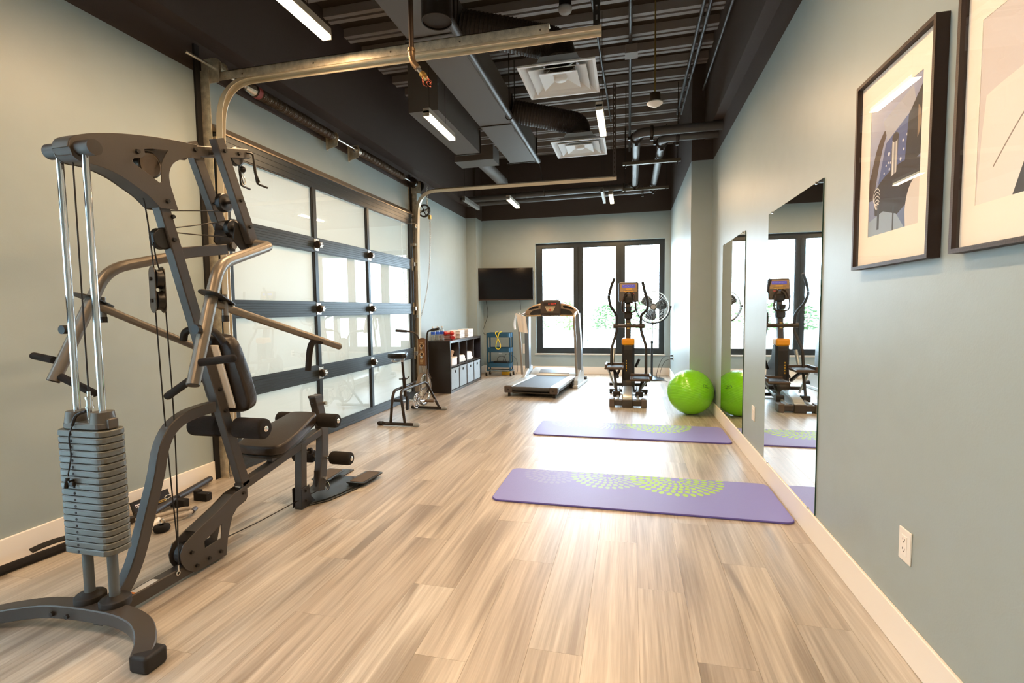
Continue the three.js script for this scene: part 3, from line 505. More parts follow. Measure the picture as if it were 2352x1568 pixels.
  W('lanyard', [wire([[XC + 0.02, y1 + 0.075, RZ + 0.03], [XC - 0.01, y1 + 0.06, fz - 0.012], [XC - 0.025, y1 + 0.02, fz - 0.005], [XC - 0.032, y1 - 0.02, fz + 0.004], [XC - 0.028, 0.74, fz + 0.006], [XC - 0.045, 0.66, fz + 0.01]], 0.0026, 50), wire([[XC + 0.02, y1 + 0.075, RZ + 0.03], [XC - 0.01, y1 + 0.06, fz - 0.012], [XC - 0.025, y1 + 0.02, fz - 0.004]], 0.006, 30)], M.cable, pin);
  // top boom: two shaped side plates with a wrapped spine
  const top = smooth2([[-1.483, 1.945], [-1.493, 1.978], [-1.53, 2.004], [-1.654, 2.05], [-1.816, 2.091], [-1.971, 2.119], [-2.067, 2.132]], 24, false);
  const inner = smooth2([[-2.02, 2.056], [-1.979, 2.038], [-1.931, 2.003], [-1.908, 1.958], [-1.907, 1.913], [-1.922, 1.86], [-1.944, 1.79]], 20, false);
  const under = smooth2([[-1.853, 1.783], [-1.799, 1.825], [-1.745, 1.852], [-1.694, 1.876], [-1.644, 1.891], [-1.577, 1.899], [-1.523, 1.896], [-1.494, 1.912]], 20, false);
  const cut = [[-1.789, 2.026], [-1.83, 2.04], [-1.905, 2.055], [-1.885, 2.02], [-1.87, 1.985], [-1.866, 1.94], [-1.866, 1.903], [-1.855, 1.897], [-1.778, 1.934], [-1.74, 1.95], [-1.732, 1.96], [-1.739, 1.972], [-1.776, 1.984], [-1.792, 2.0]].reverse();
  const out = [...top, [-2.088, 2.075], [-2.075, 2.066], ...inner, ...under];
  for (const s of [-1, 1]) { const pl = W('boom_plate', plateX(out, XC + s * 0.042 - 0.003, XC + s * 0.042 + 0.003, 0.001, [cut]), F, g); for (const [z, y] of [[-1.755, 2.006], [-2.054, 2.105], [-1.888, 1.821]]) W('bolt', cyl([XC + s * 0.045, y, z], [XC + s * 0.055, y, z], 0.011, 0.009, 8), M.blk, pl); }
  const ribbon = (l, t, w = 0.08) => { const o = []; for (const [z, y] of l) o.push(V(XC, y - t / 2, z)); return sweep(o, rect(w, t, 0.001), [0, 1, 0.001]); };
  W('boom_spine', [ribbon(top.slice(0, 20), 0.006), ribbon(under.map(([z, y]) => [z, y + 0.008]), 0.006)], F, g);
  W('boom_nose', cyl([XC - 0.04, 1.948, RZ - 0.005], [XC + 0.04, 1.948, RZ - 0.005], 0.046, 0.046, 28), F, g);
  W('rod_cap', [cyl([XC - 0.115, 1.947, RZ], [XC + 0.115, 1.947, RZ], 0.03, 0.03, 28)], mat('#3c3834', 0.45, 0.3), g);
  W('boom_pulley', [lathe([[0, -0.012], [0.05, -0.012], [0.058, -0.014], [0.05, 0], [0.058, 0.014], [0.05, 0.012], [0, 0.012]], 0, 0, 0, 32).rotateZ(Math.PI / 2).translate(XC, 1.975, -1.84), sweep(smooth2([[-1.80, 1.93], [-1.79, 1.985], [-1.815, 2.03], [-1.86, 2.038]], 16, false).map(([z, y]) => V(XC, y, z)), rect(0.036, 0.004, 0.001), [0, 0.2, 1])], mat('#5d5349', 0.4, 0.3), g);
  // mast and the bent rear tube
  W('mast', bar([[XC, 1.86, -1.875], [XC, 0.335, -2.305]], 0.05, 0.056, 0.05, [0, 0.3, 1]), F, g);
  for (const [z, y] of [[-1.919, 1.758], [-1.919, 1.651], [-2.14, 0.9], [-2.17, 0.78]]) W('bolt', cyl([XC + 0.025, y, z - 0.01], [XC + 0.035, y, z - 0.01], 0.011, 0.009, 8), M.blk, g);
  W('mast_pulley', lathe([[0, -0.012], [0.042, -0.012], [0.05, -0.013], [0.043, 0], [0.05, 0.013], [0.042, 0.012], [0, 0.012]], 0, 0, 0, 28).rotateZ(Math.PI / 2).translate(XC, 1.65, -1.885), M.blk, g);
  const rear = smooth2([[-2.12, 0.812], [-2.06, 0.81], [-1.95, 0.795], [-1.872, 0.755], [-1.822, 0.68], [-1.79, 0.56], [-1.735, 0.40], [-1.69, 0.27], [-1.655, 0.19], [-1.61, 0.125], [-1.56, 0.085]], 40, false);
  W('rear_tube', sweep(rear.map(([z, y]) => V(XC, y, z)), rect(0.055, 0.05), [1, 0, 0]), F, g);
  // lower gusset
  const gus = [[-2.297, 0.31], [-2.296, 0.268], [-2.28, 0.25], [-2.22, 0.236], [-2.185, 0.205], [-2.165, 0.16], [-2.144, 0.093], [-2.13, 0.012], [-1.934, 0.02], [-1.885, 0.06], [-1.862, 0.103], [-1.857, 0.145], [-1.878, 0.185], [-1.953, 0.22], [-2.107, 0.275], [-2.2, 0.318], [-2.27, 0.33], [-2.29, 0.326]];
  const hole = [[-2.11, 0.189], [-2.1, 0.118], [-1.998, 0.112], [-1.996, 0.15]].reverse();
  for (const s of [-1, 1]) { const pl = W('gusset_plate', plateX(gus, XC + s * 0.033 - 0.003, XC + s * 0.033 + 0.003, 0.001, [hole]), F, g); for (const [z, y] of [[-2.265, 0.3], [-1.919, 0.13], [-2.019, 0.05], [-2.093, 0.05], [-1.945, 0.05]]) W('bolt', cyl([XC + s * 0.036, y, z], [XC + s * 0.046, y, z], 0.010, 0.008, 8), M.blk, pl); }
  W('gusset_web', [ribbon([[-1.953, 0.219], [-2.107, 0.273], [-2.2, 0.315]], 0.006, 0.06)], F, g);
  W('gusset_pulley', lathe([[0, -0.012], [0.042, -0.012], [0.05, -0.013], [0.043, 0], [0.05, 0.013], [0.042, 0.012], [0, 0.012]], 0, 0, 0, 28).rotateZ(Math.PI / 2).translate(XC, 0.13, -1.915), M.blk, g);
  W('white_tag', bx(XC - 0.016, XC + 0.016, 0.331, 0.332, -2.262, -2.278), M.white, g);
  // seat rail, post, foot plate
  W('seat_rail', bar([[XC, 0.325, -2.27], [XC, 0.468, -3.05]], 0.05, 0.05), F, g);
  W('front_post', [bar([[XC, 0.0, -2.79], [XC, 0.43, -2.815]], 0.055, 0.055, 0.05, [0, 0, 1])], F, g);
  W('post_bracket', [...[-1, 1].map((s) => plateX([[-2.755, 0.01], [-2.90, 0.012], [-2.885, 0.03], [-2.855, 0.06], [-2.842, 0.1], [-2.838, 0.145], [-2.755, 0.14]], XC + s * 0.033 - 0.003, XC + s * 0.033 + 0.003, 0.001)), ...[0.05, 0.115].map((y) => cyl([XC + 0.036, y, -2.8], [XC + 0.046, y, -2.8], 0.01, 0.008, 8))], M.blk, g);
  W('adjust_knob', [cyl([XC + 0.02, 0.36, -2.84], [XC + 0.02, 0.36, -2.88], 0.006), ...Array.from({ length: 5 }, (_, i) => ball(XC + 0.02 + 0.014 * Math.cos(i * 1.257), 0.36 + 0.014 * Math.sin(i * 1.257), -2.885, 0.011, 10)), cyl([XC + 0.02, 0.36, -2.875], [XC + 0.02, 0.36, -2.895], 0.018)], M.blk, g);
  const half = [[0.02, -2.812], [0.12, -2.93], [0.185, -3.176], [0.2, -3.43], [0.186, -3.546]];
  const foot = [...half.map(([d, z]) => [XC + d, z]), [XC + 0.07, -3.556], [XC + 0.07, -3.40], [XC - 0.07, -3.40], [XC - 0.07, -3.556], ...half.slice().reverse().map(([d, z]) => [XC - d, z])].reverse();
  W('foot_plate', [plateY(foot, 0.001, 0.011, 0.002), plateY(smooth2([[XC - 0.02, -2.83], [XC - 0.1, -2.95], [XC - 0.15, -3.19], [XC - 0.13, -3.23], [XC + 0.13, -3.23], [XC + 0.15, -3.19], [XC + 0.1, -2.95], [XC + 0.02, -2.83]].reverse(), 32), 0.011, 0.016, 0.001)], mat('#23272a', 0.3, 0.3), g);
  for (const s of [-1, 1]) { const a = XC + s * 0.072, b = XC + s * 0.222; const t = W('foot_tread', [plateY(roundRect(Math.min(a, b), Math.max(a, b), -3.47, -3.2, 0.02).map(([x, z]) => [x + s * (z + 3.2) * -0.08, z]), 0.03, 0.038, 0.001), bx(Math.min(a, b) + 0.03, Math.max(a, b) - 0.05, 0.01, 0.032, -3.24, -3.2)], mat('#2b3033', 0.3, 0.4), g); W('grip_mat', plateY(roundRect(Math.min(a, b) + 0.02, Math.max(a, b) - 0.015, -3.455, -3.222, 0.015).map(([x, z]) => [x + s * (z + 3.2) * -0.08, z]), 0.0375, 0.0405, 0.001), mat('#5c5248', 0.85, 0, { bumpMap: speckle, bumpScale: 0.001 }), t); }
  W('carabiner', [ring(0, 0, 0, 0.016, 0.003, 'z', 20, 6).scale(1, 1.7, 1).translate(XC + 0.02, 0.055, -3.06)], M.zinc, g);
  W('low_cable', wire([[XC, 0.09, -2.12], [XC, 0.07, -2.4], [XC, 0.06, -2.75], [XC, 0.05, -3.0]], 0.003), M.cable, g);
  // leg developer with foam rollers
  W('leg_developer', [sweep(smooth2([[-2.985, 0.715], [-3.02, 0.6], [-3.05, 0.43], [-3.02, 0.2], [-2.985, 0.05]], 20, false).map(([z, y]) => V(XC, y, z)), rect(0.055, 0.075), [0, 0.1, -1]), rb(XC - 0.029, XC + 0.029, 0.708, 0.724, -3.025, -2.945, 0.003)], F, g);
  for (const [z, y] of [[-3.04, 0.66], [-3.01, 0.13]]) W('bolt', [cyl([XC + 0.027, y, z], [XC + 0.05, y, z], 0.012, 0.012, 8)], M.zinc, g);
  W('developer_slot', rb(XC - 0.012, XC + 0.012, 0.08, 0.2, -2.966, -2.955, 0.004), M.blk, g);
  for (const [z, y, r, a, b] of [[-2.225, 0.68, 0.056, 0.05, 0.235], [-2.898, 0.572, 0.046, 0.085, 0.23], [-3.046, 0.27, 0.046, 0.07, 0.228]]) {
    W('roller_shaft', cyl([XC - b - 0.004, y, z], [XC + b + 0.004, y, z], 0.0125), M.zinc, g);
    for (const s of [-1, 1]) { const len = b - a, f = W('foam_roller', lathe([[0.014, 0], [r * 0.8, 0], [r * 0.96, 0.008], [r, 0.022], [r, len - 0.022], [r * 0.96, len - 0.008], [r * 0.8, len], [0.014, len]], 0, 0, 0, 32).rotateZ(-s * Math.PI / 2).translate(XC + s * a, y, z), M.foam, g); W('end_cap', ball(0, 0, 0, 0.016, 16).scale(0.5, 1, 1).translate(XC + s * (b + 0.002), y, z), M.chrome, f); }
  }
  // seat and back pads
  const pad = (pts, t, b) => { const e = new THREE.ExtrudeGeometry(shapeOf(pts), { depth: t - 2 * b, bevelEnabled: true, bevelThickness: b, bevelSize: b, bevelOffset: -b, bevelSegments: 5, curveSegments: 8 }); return toCreasedNormals(e.translate(0, 0, b), 0.7); };
  const sp = smooth2([[-0.15, 0.0], [-0.155, 0.1], [-0.14, 0.22], [-0.115, 0.34], [-0.1, 0.42], [-0.07, 0.44], [0.07, 0.44], [0.1, 0.42], [0.115, 0.34], [0.14, 0.22], [0.155, 0.1], [0.15, 0.0], [0.11, -0.03], [-0.11, -0.03]].reverse(), 60);
  const place = (gm, rx, p) => gm.rotateX(rx).translate(...p);
  W('seat_pad', place(pad(sp, 0.062, 0.014), -Math.PI / 2 + 0.24, [XC, 0.47, -2.455]), M.vinyl, g, 'dark vinyl seat pad');
  W('seat_board', place(pad(sp.map(([a, b]) => [a * 0.94, b * 0.97 + 0.005]), 0.016, 0.002), -Math.PI / 2 + 0.24, [XC, 0.455, -2.45]), M.blk, g);
  W('seat_bracket', [bx(XC - 0.02, XC + 0.02, 0.36, 0.50, -2.56, -2.52), bx(XC - 0.02, XC + 0.02, 0.4, 0.54, -2.79, -2.75)], F, g);
  const bp = smooth2([[-0.1, 0.0], [-0.135, 0.05], [-0.14, 0.15], [-0.13, 0.3], [-0.115, 0.38], [-0.08, 0.42], [0.08, 0.42], [0.115, 0.38], [0.13, 0.3], [0.14, 0.15], [0.135, 0.05], [0.1, 0.0]].reverse(), 60);
  const tilt = Math.PI / 2 - Math.atan2(1.79 - 0.36, 2.3 - 1.893);    // the pads lean like the mast
  W('back_pad', place(pad(bp, 0.072, 0.018).rotateY(Math.PI), tilt + 0.0, [XC, 0.765, -2.24]), M.vinyl, g, 'dark vinyl back pad');
  W('back_board', [place(new RoundedBoxGeometry(0.05, 0.36, 0.012, 2, 0.004).translate(0, 0.2, 0), tilt, [XC + 0.035, 0.77, -2.222])], M.white, g, 'pale mounting strip behind the back pad');
  W('head_roll', [sweep(new THREE.CatmullRomCurve3([V(XC - 0.11, 1.165, -2.075), V(XC - 0.09, 1.205, -2.07), V(XC, 1.225, -2.068), V(XC + 0.09, 1.205, -2.07), V(XC + 0.13, 1.15, -2.085)]).getPoints(20), circ(0.018, 12), [0, 0, 1], true, 1)], M.blkMatte, g, 'black padded hoop over the back pad');
  // top beam, uprights, pulleys
  W('top_beam', bar([[XC, 2.095, -2.03], [XC, 2.20, -2.44]], 0.05, 0.052, 0.05, [0, 1, 0]), F, g);
  for (const [z, y] of [[-2.36, 2.178]]) W('bolt', cyl([XC + 0.025, y, z], [XC + 0.036, y, z], 0.011, 0.009, 8), M.blk, g);
  W('top_pulley', lathe([[0, -0.012], [0.042, -0.012], [0.05, -0.013], [0.043, 0], [0.05, 0.013], [0.042, 0.012], [0, 0.012]], 0, 0, 0, 28).rotateZ(Math.PI / 2).translate(XC, 2.165, -2.365), M.blk, g);
  for (const s of [-1, 1]) { const x = XC + s * 0.083, u = W('front_upright', bar([[x, 2.185, -2.15], [x, 1.69, -2.36]], 0.045, 0.06, 0.05, [0, 0.3, 1]), F, g); for (const [z, y] of [[-2.175, 2.13], [-2.27, 1.9], [-2.325, 1.77]]) W('bolt', cyl([x + s * 0.022, y, z], [x + s * 0.033, y, z], 0.011, 0.009, 8), M.blk, u); }
  W('cross_spacer', cyl([XC - 0.083, 2.13, -2.175], [XC + 0.083, 2.13, -2.175], 0.014), F, g);
  for (const [y, z] of [[1.893, -2.268], [1.762, -2.318]]) { const p = W('front_pulley', lathe([[0, -0.012], [0.042, -0.012], [0.05, -0.013], [0.043, 0], [0.05, 0.013], [0.042, 0.012], [0.02, 0.012], [0.018, 0.016], [0, 0.016]], 0, 0, 0, 28).rotateZ(-Math.PI / 2).translate(XC, y, z), M.blk, g); W('axle', cyl([XC - 0.06, y, z], [XC + 0.06, y, z], 0.008), M.darkSteel, p); }
  for (const s of [-1, 1]) W('pivot_plate', plateX([[-2.27, 1.79], [-2.345, 1.77], [-2.40, 1.70], [-2.395, 1.65], [-2.3, 1.645], [-2.25, 1.69]], XC + s * 0.062 - 0.004, XC + s * 0.062 + 0.004, 0.001), M.blkMatte, g);
  W('carriage', bar([[XC - 0.075, 1.655, -2.33], [XC - 0.075, 1.60, -2.02]], 0.05, 0.055), F, g);
  for (const s of [-1, 1]) W('lat_hook', [tube([[XC + s * 0.026, 2.2, -2.42], [XC + s * 0.05, 2.2, -2.44], [XC + s * 0.05, 2.10, -2.45], [XC + s * 0.055, 2.035, -2.455], [XC + s * 0.06, 2.03, -2.53]], 0.006, 0.02), tube([[XC + s * 0.05, 2.14, -2.447], [XC + s * 0.051, 2.09, -2.45], [XC + s * 0.056, 2.045, -2.47]], 0.008, 0.02)], M.blk, g);
  W('cable_ball', [ball(XC, 2.108, -2.412, 0.018), cyl([XC, 2.1, -2.412], [XC, 2.16, -2.4], 0.003)], M.blk, g);
  W('snap_hook', [ring(0, 0, 0, 0.013, 0.0025, 'x', 20, 6).scale(1, 1.9, 1).translate(XC, 2.045, -2.414), ring(XC, 2.078, -2.413, 0.008, 0.002, 'z', 14, 6)], M.zinc, g);
  // floating pulley block
  const turn = (gm) => gm.translate(-XC, 0, 1.853).rotateY(-1.95).translate(XC, 0, -1.853);
  const fb = W('floating_pulley', [-1, 1].map((s) => turn(plateX(roundRect(-1.888, -1.818, 1.305, 1.52, 0.034, 8), XC + s * 0.02 - 0.002, XC + s * 0.02 + 0.002, 0.0005))), mat('#5a554e', 0.4, 0.4), g);
  for (const y of [1.362, 1.462]) { W('wheel', turn(lathe([[0, -0.012], [0.04, -0.012], [0.048, -0.013], [0.041, 0], [0.048, 0.013], [0.04, 0.012], [0, 0.012]], 0, 0, 0, 28).rotateZ(Math.PI / 2).translate(XC, y, -1.853)), M.blk, fb); W('bolt', turn(cyl([XC - 0.03, y, -1.853], [XC + 0.03, y, -1.853], 0.009, 0.009, 8)), M.blk, fb); }
  // cables
  const C = (...p) => W('cable', wire(p, 0.0032, 24), M.cable, g);
  C([XC, y1 + 0.14, RZ], [XC, 1.5, RZ], [XC, 1.93, RZ]);
  C([XC, 1.93, -1.79], [XC, 1.75, -1.82], [XC, 1.5, -1.84]);
  C([XC, 1.63, -1.845], [XC, 1.55, -1.855], [XC, 1.49, -1.872]);
  C([XC - 0.003, 1.32, -1.838], [XC, 0.8, -1.85], [XC, 0.15, -1.88]);
  C([XC + 0.003, 1.33, -1.885], [XC + 0.02, 0.7, -1.88], [XC + 0.03, 0.09, -1.85]);
  C([XC, 1.79, -1.94], [XC, 1.82, -2.1], [XC, 1.848, -2.265]);
  C([XC, 1.71, -1.95], [XC, 1.755, -2.12], [XC, 1.806, -2.3]);
  C([XC, 1.69, -1.955], [XC, 1.7, -2.12], [XC, 1.716, -2.31]);
  W('cable_eye', [ring(0, 0, 0, 0.009, 0.003, 'x', 16, 6).translate(XC + 0.03, 0.062, -1.847), cyl([XC + 0.03, 0.07, -1.848], [XC + 0.03, 0.1, -1.85], 0.005, 0.0035)], M.zinc, g);
  // press arms, their grips and the butterfly bars
  for (const s of [-1, 1]) {
    const p = (d, y, z) => [XC + s * d, y, z];
    const arm = W('press_arm', [tube([p(0.1, 1.68, -2.37), p(0.19, 1.668, -2.372), p(0.323, 1.52, -1.875), p(0.38, 1.008, -1.654)], 0.026, 0.09, 20), cyl(p(0.1, 1.68, -2.37), p(0.04, 1.68, -2.37), 0.02)], P, g);
    W('end_plug', cyl(p(0.3795, 1.012, -1.6555), p(0.381, 1.004, -1.652), 0.0255, 0.024, 20), M.blk, arm);
    W('collar', [plateY(smooth2([[0.0, 0.045], [0.045, 0.01], [0.04, -0.06], [0.02, -0.13], [-0.012, -0.125], [-0.04, -0.04], [-0.04, 0.02]], 24).map(([a, b]) => [XC + s * 0.353 + a * 1, -1.787 + b]), -0.003, 0.003, 0.001).translate(0, 0, 1.787).rotateX(-0.38).translate(0, 1.386, -1.787)], M.blk, arm);
    W('boss', [cyl(p(0.366, 1.235, -1.71), p(0.366, 1.235, -1.69), 0.02)], M.blk, arm);
    W('upper_grip', [cyl(p(0.40, 1.098, -1.677), p(0.545, 1.115, -1.692), 0.0165, 0.0165, 16), ball(...p(0.545, 1.115, -1.692), 0.0165)], M.foam, arm);
    W('lower_grip', [cyl(p(0.355, 1.025, -1.667), p(0.205, 0.95, -1.694), 0.0165, 0.0165, 16), ball(...p(0.205, 0.95, -1.694), 0.0165)], M.foam, arm);
    const fe = s > 0 ? [0.5, 1.102, -2.522] : [0.156, 0.995, -2.473], fm = (k, dy = 0, dz = 0) => p(0.338 + (fe[0] - 0.338) * k, 1.335 + (fe[1] - 1.335) * k + dy, -1.85 + (fe[2] + 1.85) * k + dz);
    const fly = W('butterfly_bar', [tube([p(0.338, 1.345, -1.83), fm(0.12), fm(1)], 0.0185, 0.06, 16), ball(...fm(1), 0.0185), cyl(p(0.352, 1.385, -1.868), p(0.352, 1.275, -1.868), 0.013)], P, g);
    W('pivot_cap', cyl(p(0.352, 1.29, -1.868), p(0.352, 1.262, -1.868), 0.015), M.rubber, fly);
    W('drop_grip', [tube([fm(0.82, -0.005), fm(0.73, -0.02), fm(0.7, -0.08), fm(0.68, -0.19)], 0.0165, 0.035, 14)], M.foam, fly);
  }
}
// ---------- on the right wall ----------
for (const [z0, z1, label] of [[-2.962, -4.02, 'large frameless wall mirror nearest the camera'], [-4.78, -5.868, 'frameless wall mirror further along, beside the green ball']]) {
  const t = thing('wall_mirror', label, 'mirror', [XR, 0.148, (z0 + z1) / 2], 'frameless wall mirrors');
  W('mirror_glass', bx(XR - 0.0066, XR - 0.0062, 0.148, 1.972, z1, z0), M.mirror, t);
  W('glass_edge', bx(XR - 0.006, XR - 0.0004, 0.1475, 1.9725, z1 - 0.0003, z0 + 0.0003), M.mirrorEdge, t);
  for (const z of [z0 - 0.1, z1 + 0.1]) for (const y of [0.1485, 1.97]) W('clip', rb(XR - 0.012, XR - 0.001, y - 0.008, y + 0.008, z - 0.008, z + 0.008, 0.002, 1), M.chrome, t);
}
{ // two framed photographs under glass
  const woodDark = mat('#54463b', 0.5, 0, { map: weaveTex(3, [150, 140, 132], [235, 228, 220]) });
  const edge = mat('#2b1c15', 0.55), mount = mat('#fbf4e8', 0.8);
  const art1 = canvasTex(560, 780, (c, w, h) => {
    const gr = c.createLinearGradient(0, 0, w, h); gr.addColorStop(0, '#c3c7d6'); gr.addColorStop(0.5, '#8089ab'); gr.addColorStop(1, '#56688c'); c.fillStyle = gr; c.fillRect(0, 0, w, h);
    c.fillStyle = '#49392f'; c.beginPath(); c.moveTo(0, 430); c.bezierCurveTo(60, 330, 60, 250, 170, 180); c.lineTo(210, 190); c.bezierCurveTo(120, 300, 100, 430, 60, 560); c.lineTo(0, 560); c.fill();
    c.fillStyle = '#a9adb8'; c.beginPath(); c.moveTo(150, 120); c.lineTo(470, 40); c.lineTo(500, 150); c.lineTo(210, 250); c.fill();
    c.fillStyle = '#4a5a8c'; c.beginPath(); c.moveTo(190, 260); c.lineTo(500, 150); c.lineTo(420, 420); c.lineTo(110, 480); c.fill();
    c.fillStyle = '#cfd4df'; for (const [x, y, r] of [[230, 330, 12], [270, 315, 12], [200, 390, 7], [225, 380, 7], [250, 385, 7], [240, 420, 8], [280, 400, 8], [380, 300, 9], [420, 280, 8], [390, 350, 8], [360, 395, 10], [180, 430, 7]]) { c.beginPath(); c.arc(x, y, r, 0, 7); c.fill(); }
    c.fillStyle = '#101017'; c.beginPath(); c.moveTo(430, 180); c.lineTo(560, 60); c.lineTo(560, 420); c.lineTo(400, 470); c.fill();
    c.fillStyle = '#8c745c'; c.beginPath(); c.moveTo(520, 160); c.bezierCurveTo(560, 180, 560, 300, 520, 330); c.fill();
    c.fillStyle = '#241c19'; c.beginPath(); c.moveTo(60, 520); c.bezierCurveTo(160, 440, 330, 400, 470, 420); c.lineTo(560, 440); c.lineTo(560, 600); c.lineTo(330, 700); c.lineTo(80, 660); c.fill();
    const cg = c.createLinearGradient(255, 0, 330, 0); cg.addColorStop(0, '#2b2b30'); cg.addColorStop(0.25, '#f3f1ec'); cg.addColorStop(0.5, '#77777c'); cg.addColorStop(0.75, '#d8d5cf'); cg.addColorStop(1, '#27272b'); c.fillStyle = cg; c.beginPath(); c.moveTo(262, 270); c.lineTo(332, 255); c.lineTo(318, 455); c.lineTo(250, 470); c.fill();
    c.fillStyle = '#2a2320'; c.beginPath(); c.ellipse(298, 255, 36, 26, 0, 0, 7); c.fill();
    c.strokeStyle = '#e6e2da'; c.lineWidth = 5; for (let k = 0; k < 5; k++) { c.beginPath(); c.ellipse(95 + k * 3, 545 + k * 16, 40 - k * 3, 46 - k * 7, 0.3, 0.4, 5.6); c.stroke(); }
    c.fillStyle = '#d9d3cb'; c.beginPath(); c.moveTo(420, 700); c.bezierCurveTo(430, 560, 500, 520, 560, 520); c.lineTo(560, 780); c.lineTo(430, 780); c.fill();
    c.fillStyle = '#93a4b5'; c.beginPath(); c.moveTo(0, 690); c.lineTo(180, 650); c.lineTo(330, 690); c.lineTo(420, 780); c.lineTo(0, 780); c.fill();
    c.fillStyle = '#2c2e35'; c.fillRect(110, 600, 26, 150); c.fillRect(290, 640, 16, 140);
  });
  const art2 = canvasTex(560, 780, (c, w, h) => {
    c.fillStyle = '#d9d3d2'; c.fillRect(0, 0, w, h);
    c.fillStyle = '#efe9e2'; c.beginPath(); c.moveTo(40, 330); c.bezierCurveTo(140, 300, 260, 300, 400, 260); c.lineTo(330, 560); c.lineTo(220, 780); c.lineTo(0, 780); c.lineTo(20, 500); c.fill();
    c.fillStyle = '#453733'; c.beginPath(); c.moveTo(230, 0); c.lineTo(560, 0); c.lineTo(560, 190); c.bezierCurveTo(480, 230, 380, 250, 320, 215); c.lineTo(270, 150); c.fill();
    c.strokeStyle = '#8f857d'; c.lineWidth = 7; c.beginPath(); c.moveTo(300, 440); c.bezierCurveTo(250, 470, 170, 560, 100, 640); c.stroke();
    c.fillStyle = '#8bc81c'; c.beginPath(); c.arc(420, 410, 115, 0, 7); c.fill();
    c.fillStyle = '#38383c'; c.beginPath(); c.moveTo(330, 520); c.lineTo(560, 510); c.lineTo(560, 780); c.lineTo(215, 780); c.fill();
  });
  const frames = [[-2.501, -1.925, art1, [-2.404, -2.028], 'framed close-up photograph of exercise equipment with a wide cream mount'], [-1.812, -1.236, art2, [-1.735, -1.36], 'framed photograph with a green ball, cut by the right edge of the picture']];
  for (const [z0, z1, art, [p0, p1], label] of frames) {
    const y0 = 1.454, y1 = 2.236, x0 = 0.955, w = 0.014, t = thing('framed_picture', label, 'picture', [XR, y0, (z0 + z1) / 2], 'framed photographs');
    W('frame', [rb(x0, XR - 0.001, y0, y1, z0, z0 + w, 0.001, 1), rb(x0, XR - 0.001, y0, y1, z1 - w, z1, 0.001, 1), rb(x0, XR - 0.001, y0, y0 + w, z0 + w, z1 - w, 0.001, 1), rb(x0, XR - 0.001, y1 - w, y1, z0 + w, z1 - w, 0.001, 1)], edge, t, 'dark brown deep box frame');
    W('frame_face', [bx(x0 - 0.0006, x0, y0, y1, z0, z0 + w), bx(x0 - 0.0006, x0, y0, y1, z1 - w, z1), bx(x0 - 0.0006, x0, y0, y0 + w, z0 + w, z1 - w), bx(x0 - 0.0006, x0, y1 - w, y1, z0 + w, z1 - w)], woodDark, t, 'grey-brown wood grain face');
    const a = 0.977, mb = 0.0016;
    W('mount_board', [bx(a - mb, a, y0 + w, 1.585, z0 + w, z1 - w), bx(a - mb, a, 2.105, y1 - w, z0 + w, z1 - w), bx(a - mb, a, 1.585, 2.105, z0 + w, p0), bx(a - mb, a, 1.585, 2.105, p1, z1 - w)], mount, t, 'cream mount board');
    W('photo_print', new THREE.PlaneGeometry(p1 - p0, 0.52).rotateY(-Math.PI / 2).translate(a - 0.0002, 1.845, (p0 + p1) / 2), new THREE.MeshStandardMaterial({ map: art, roughness: 0.5 }), t);
    W('glazing', new THREE.PlaneGeometry(z1 - z0 - 2 * w, y1 - y0 - 2 * w).rotateY(-Math.PI / 2).translate(x0 + 0.006, (y0 + y1) / 2, (z0 + z1) / 2), M.glassOne, t);
  }
}
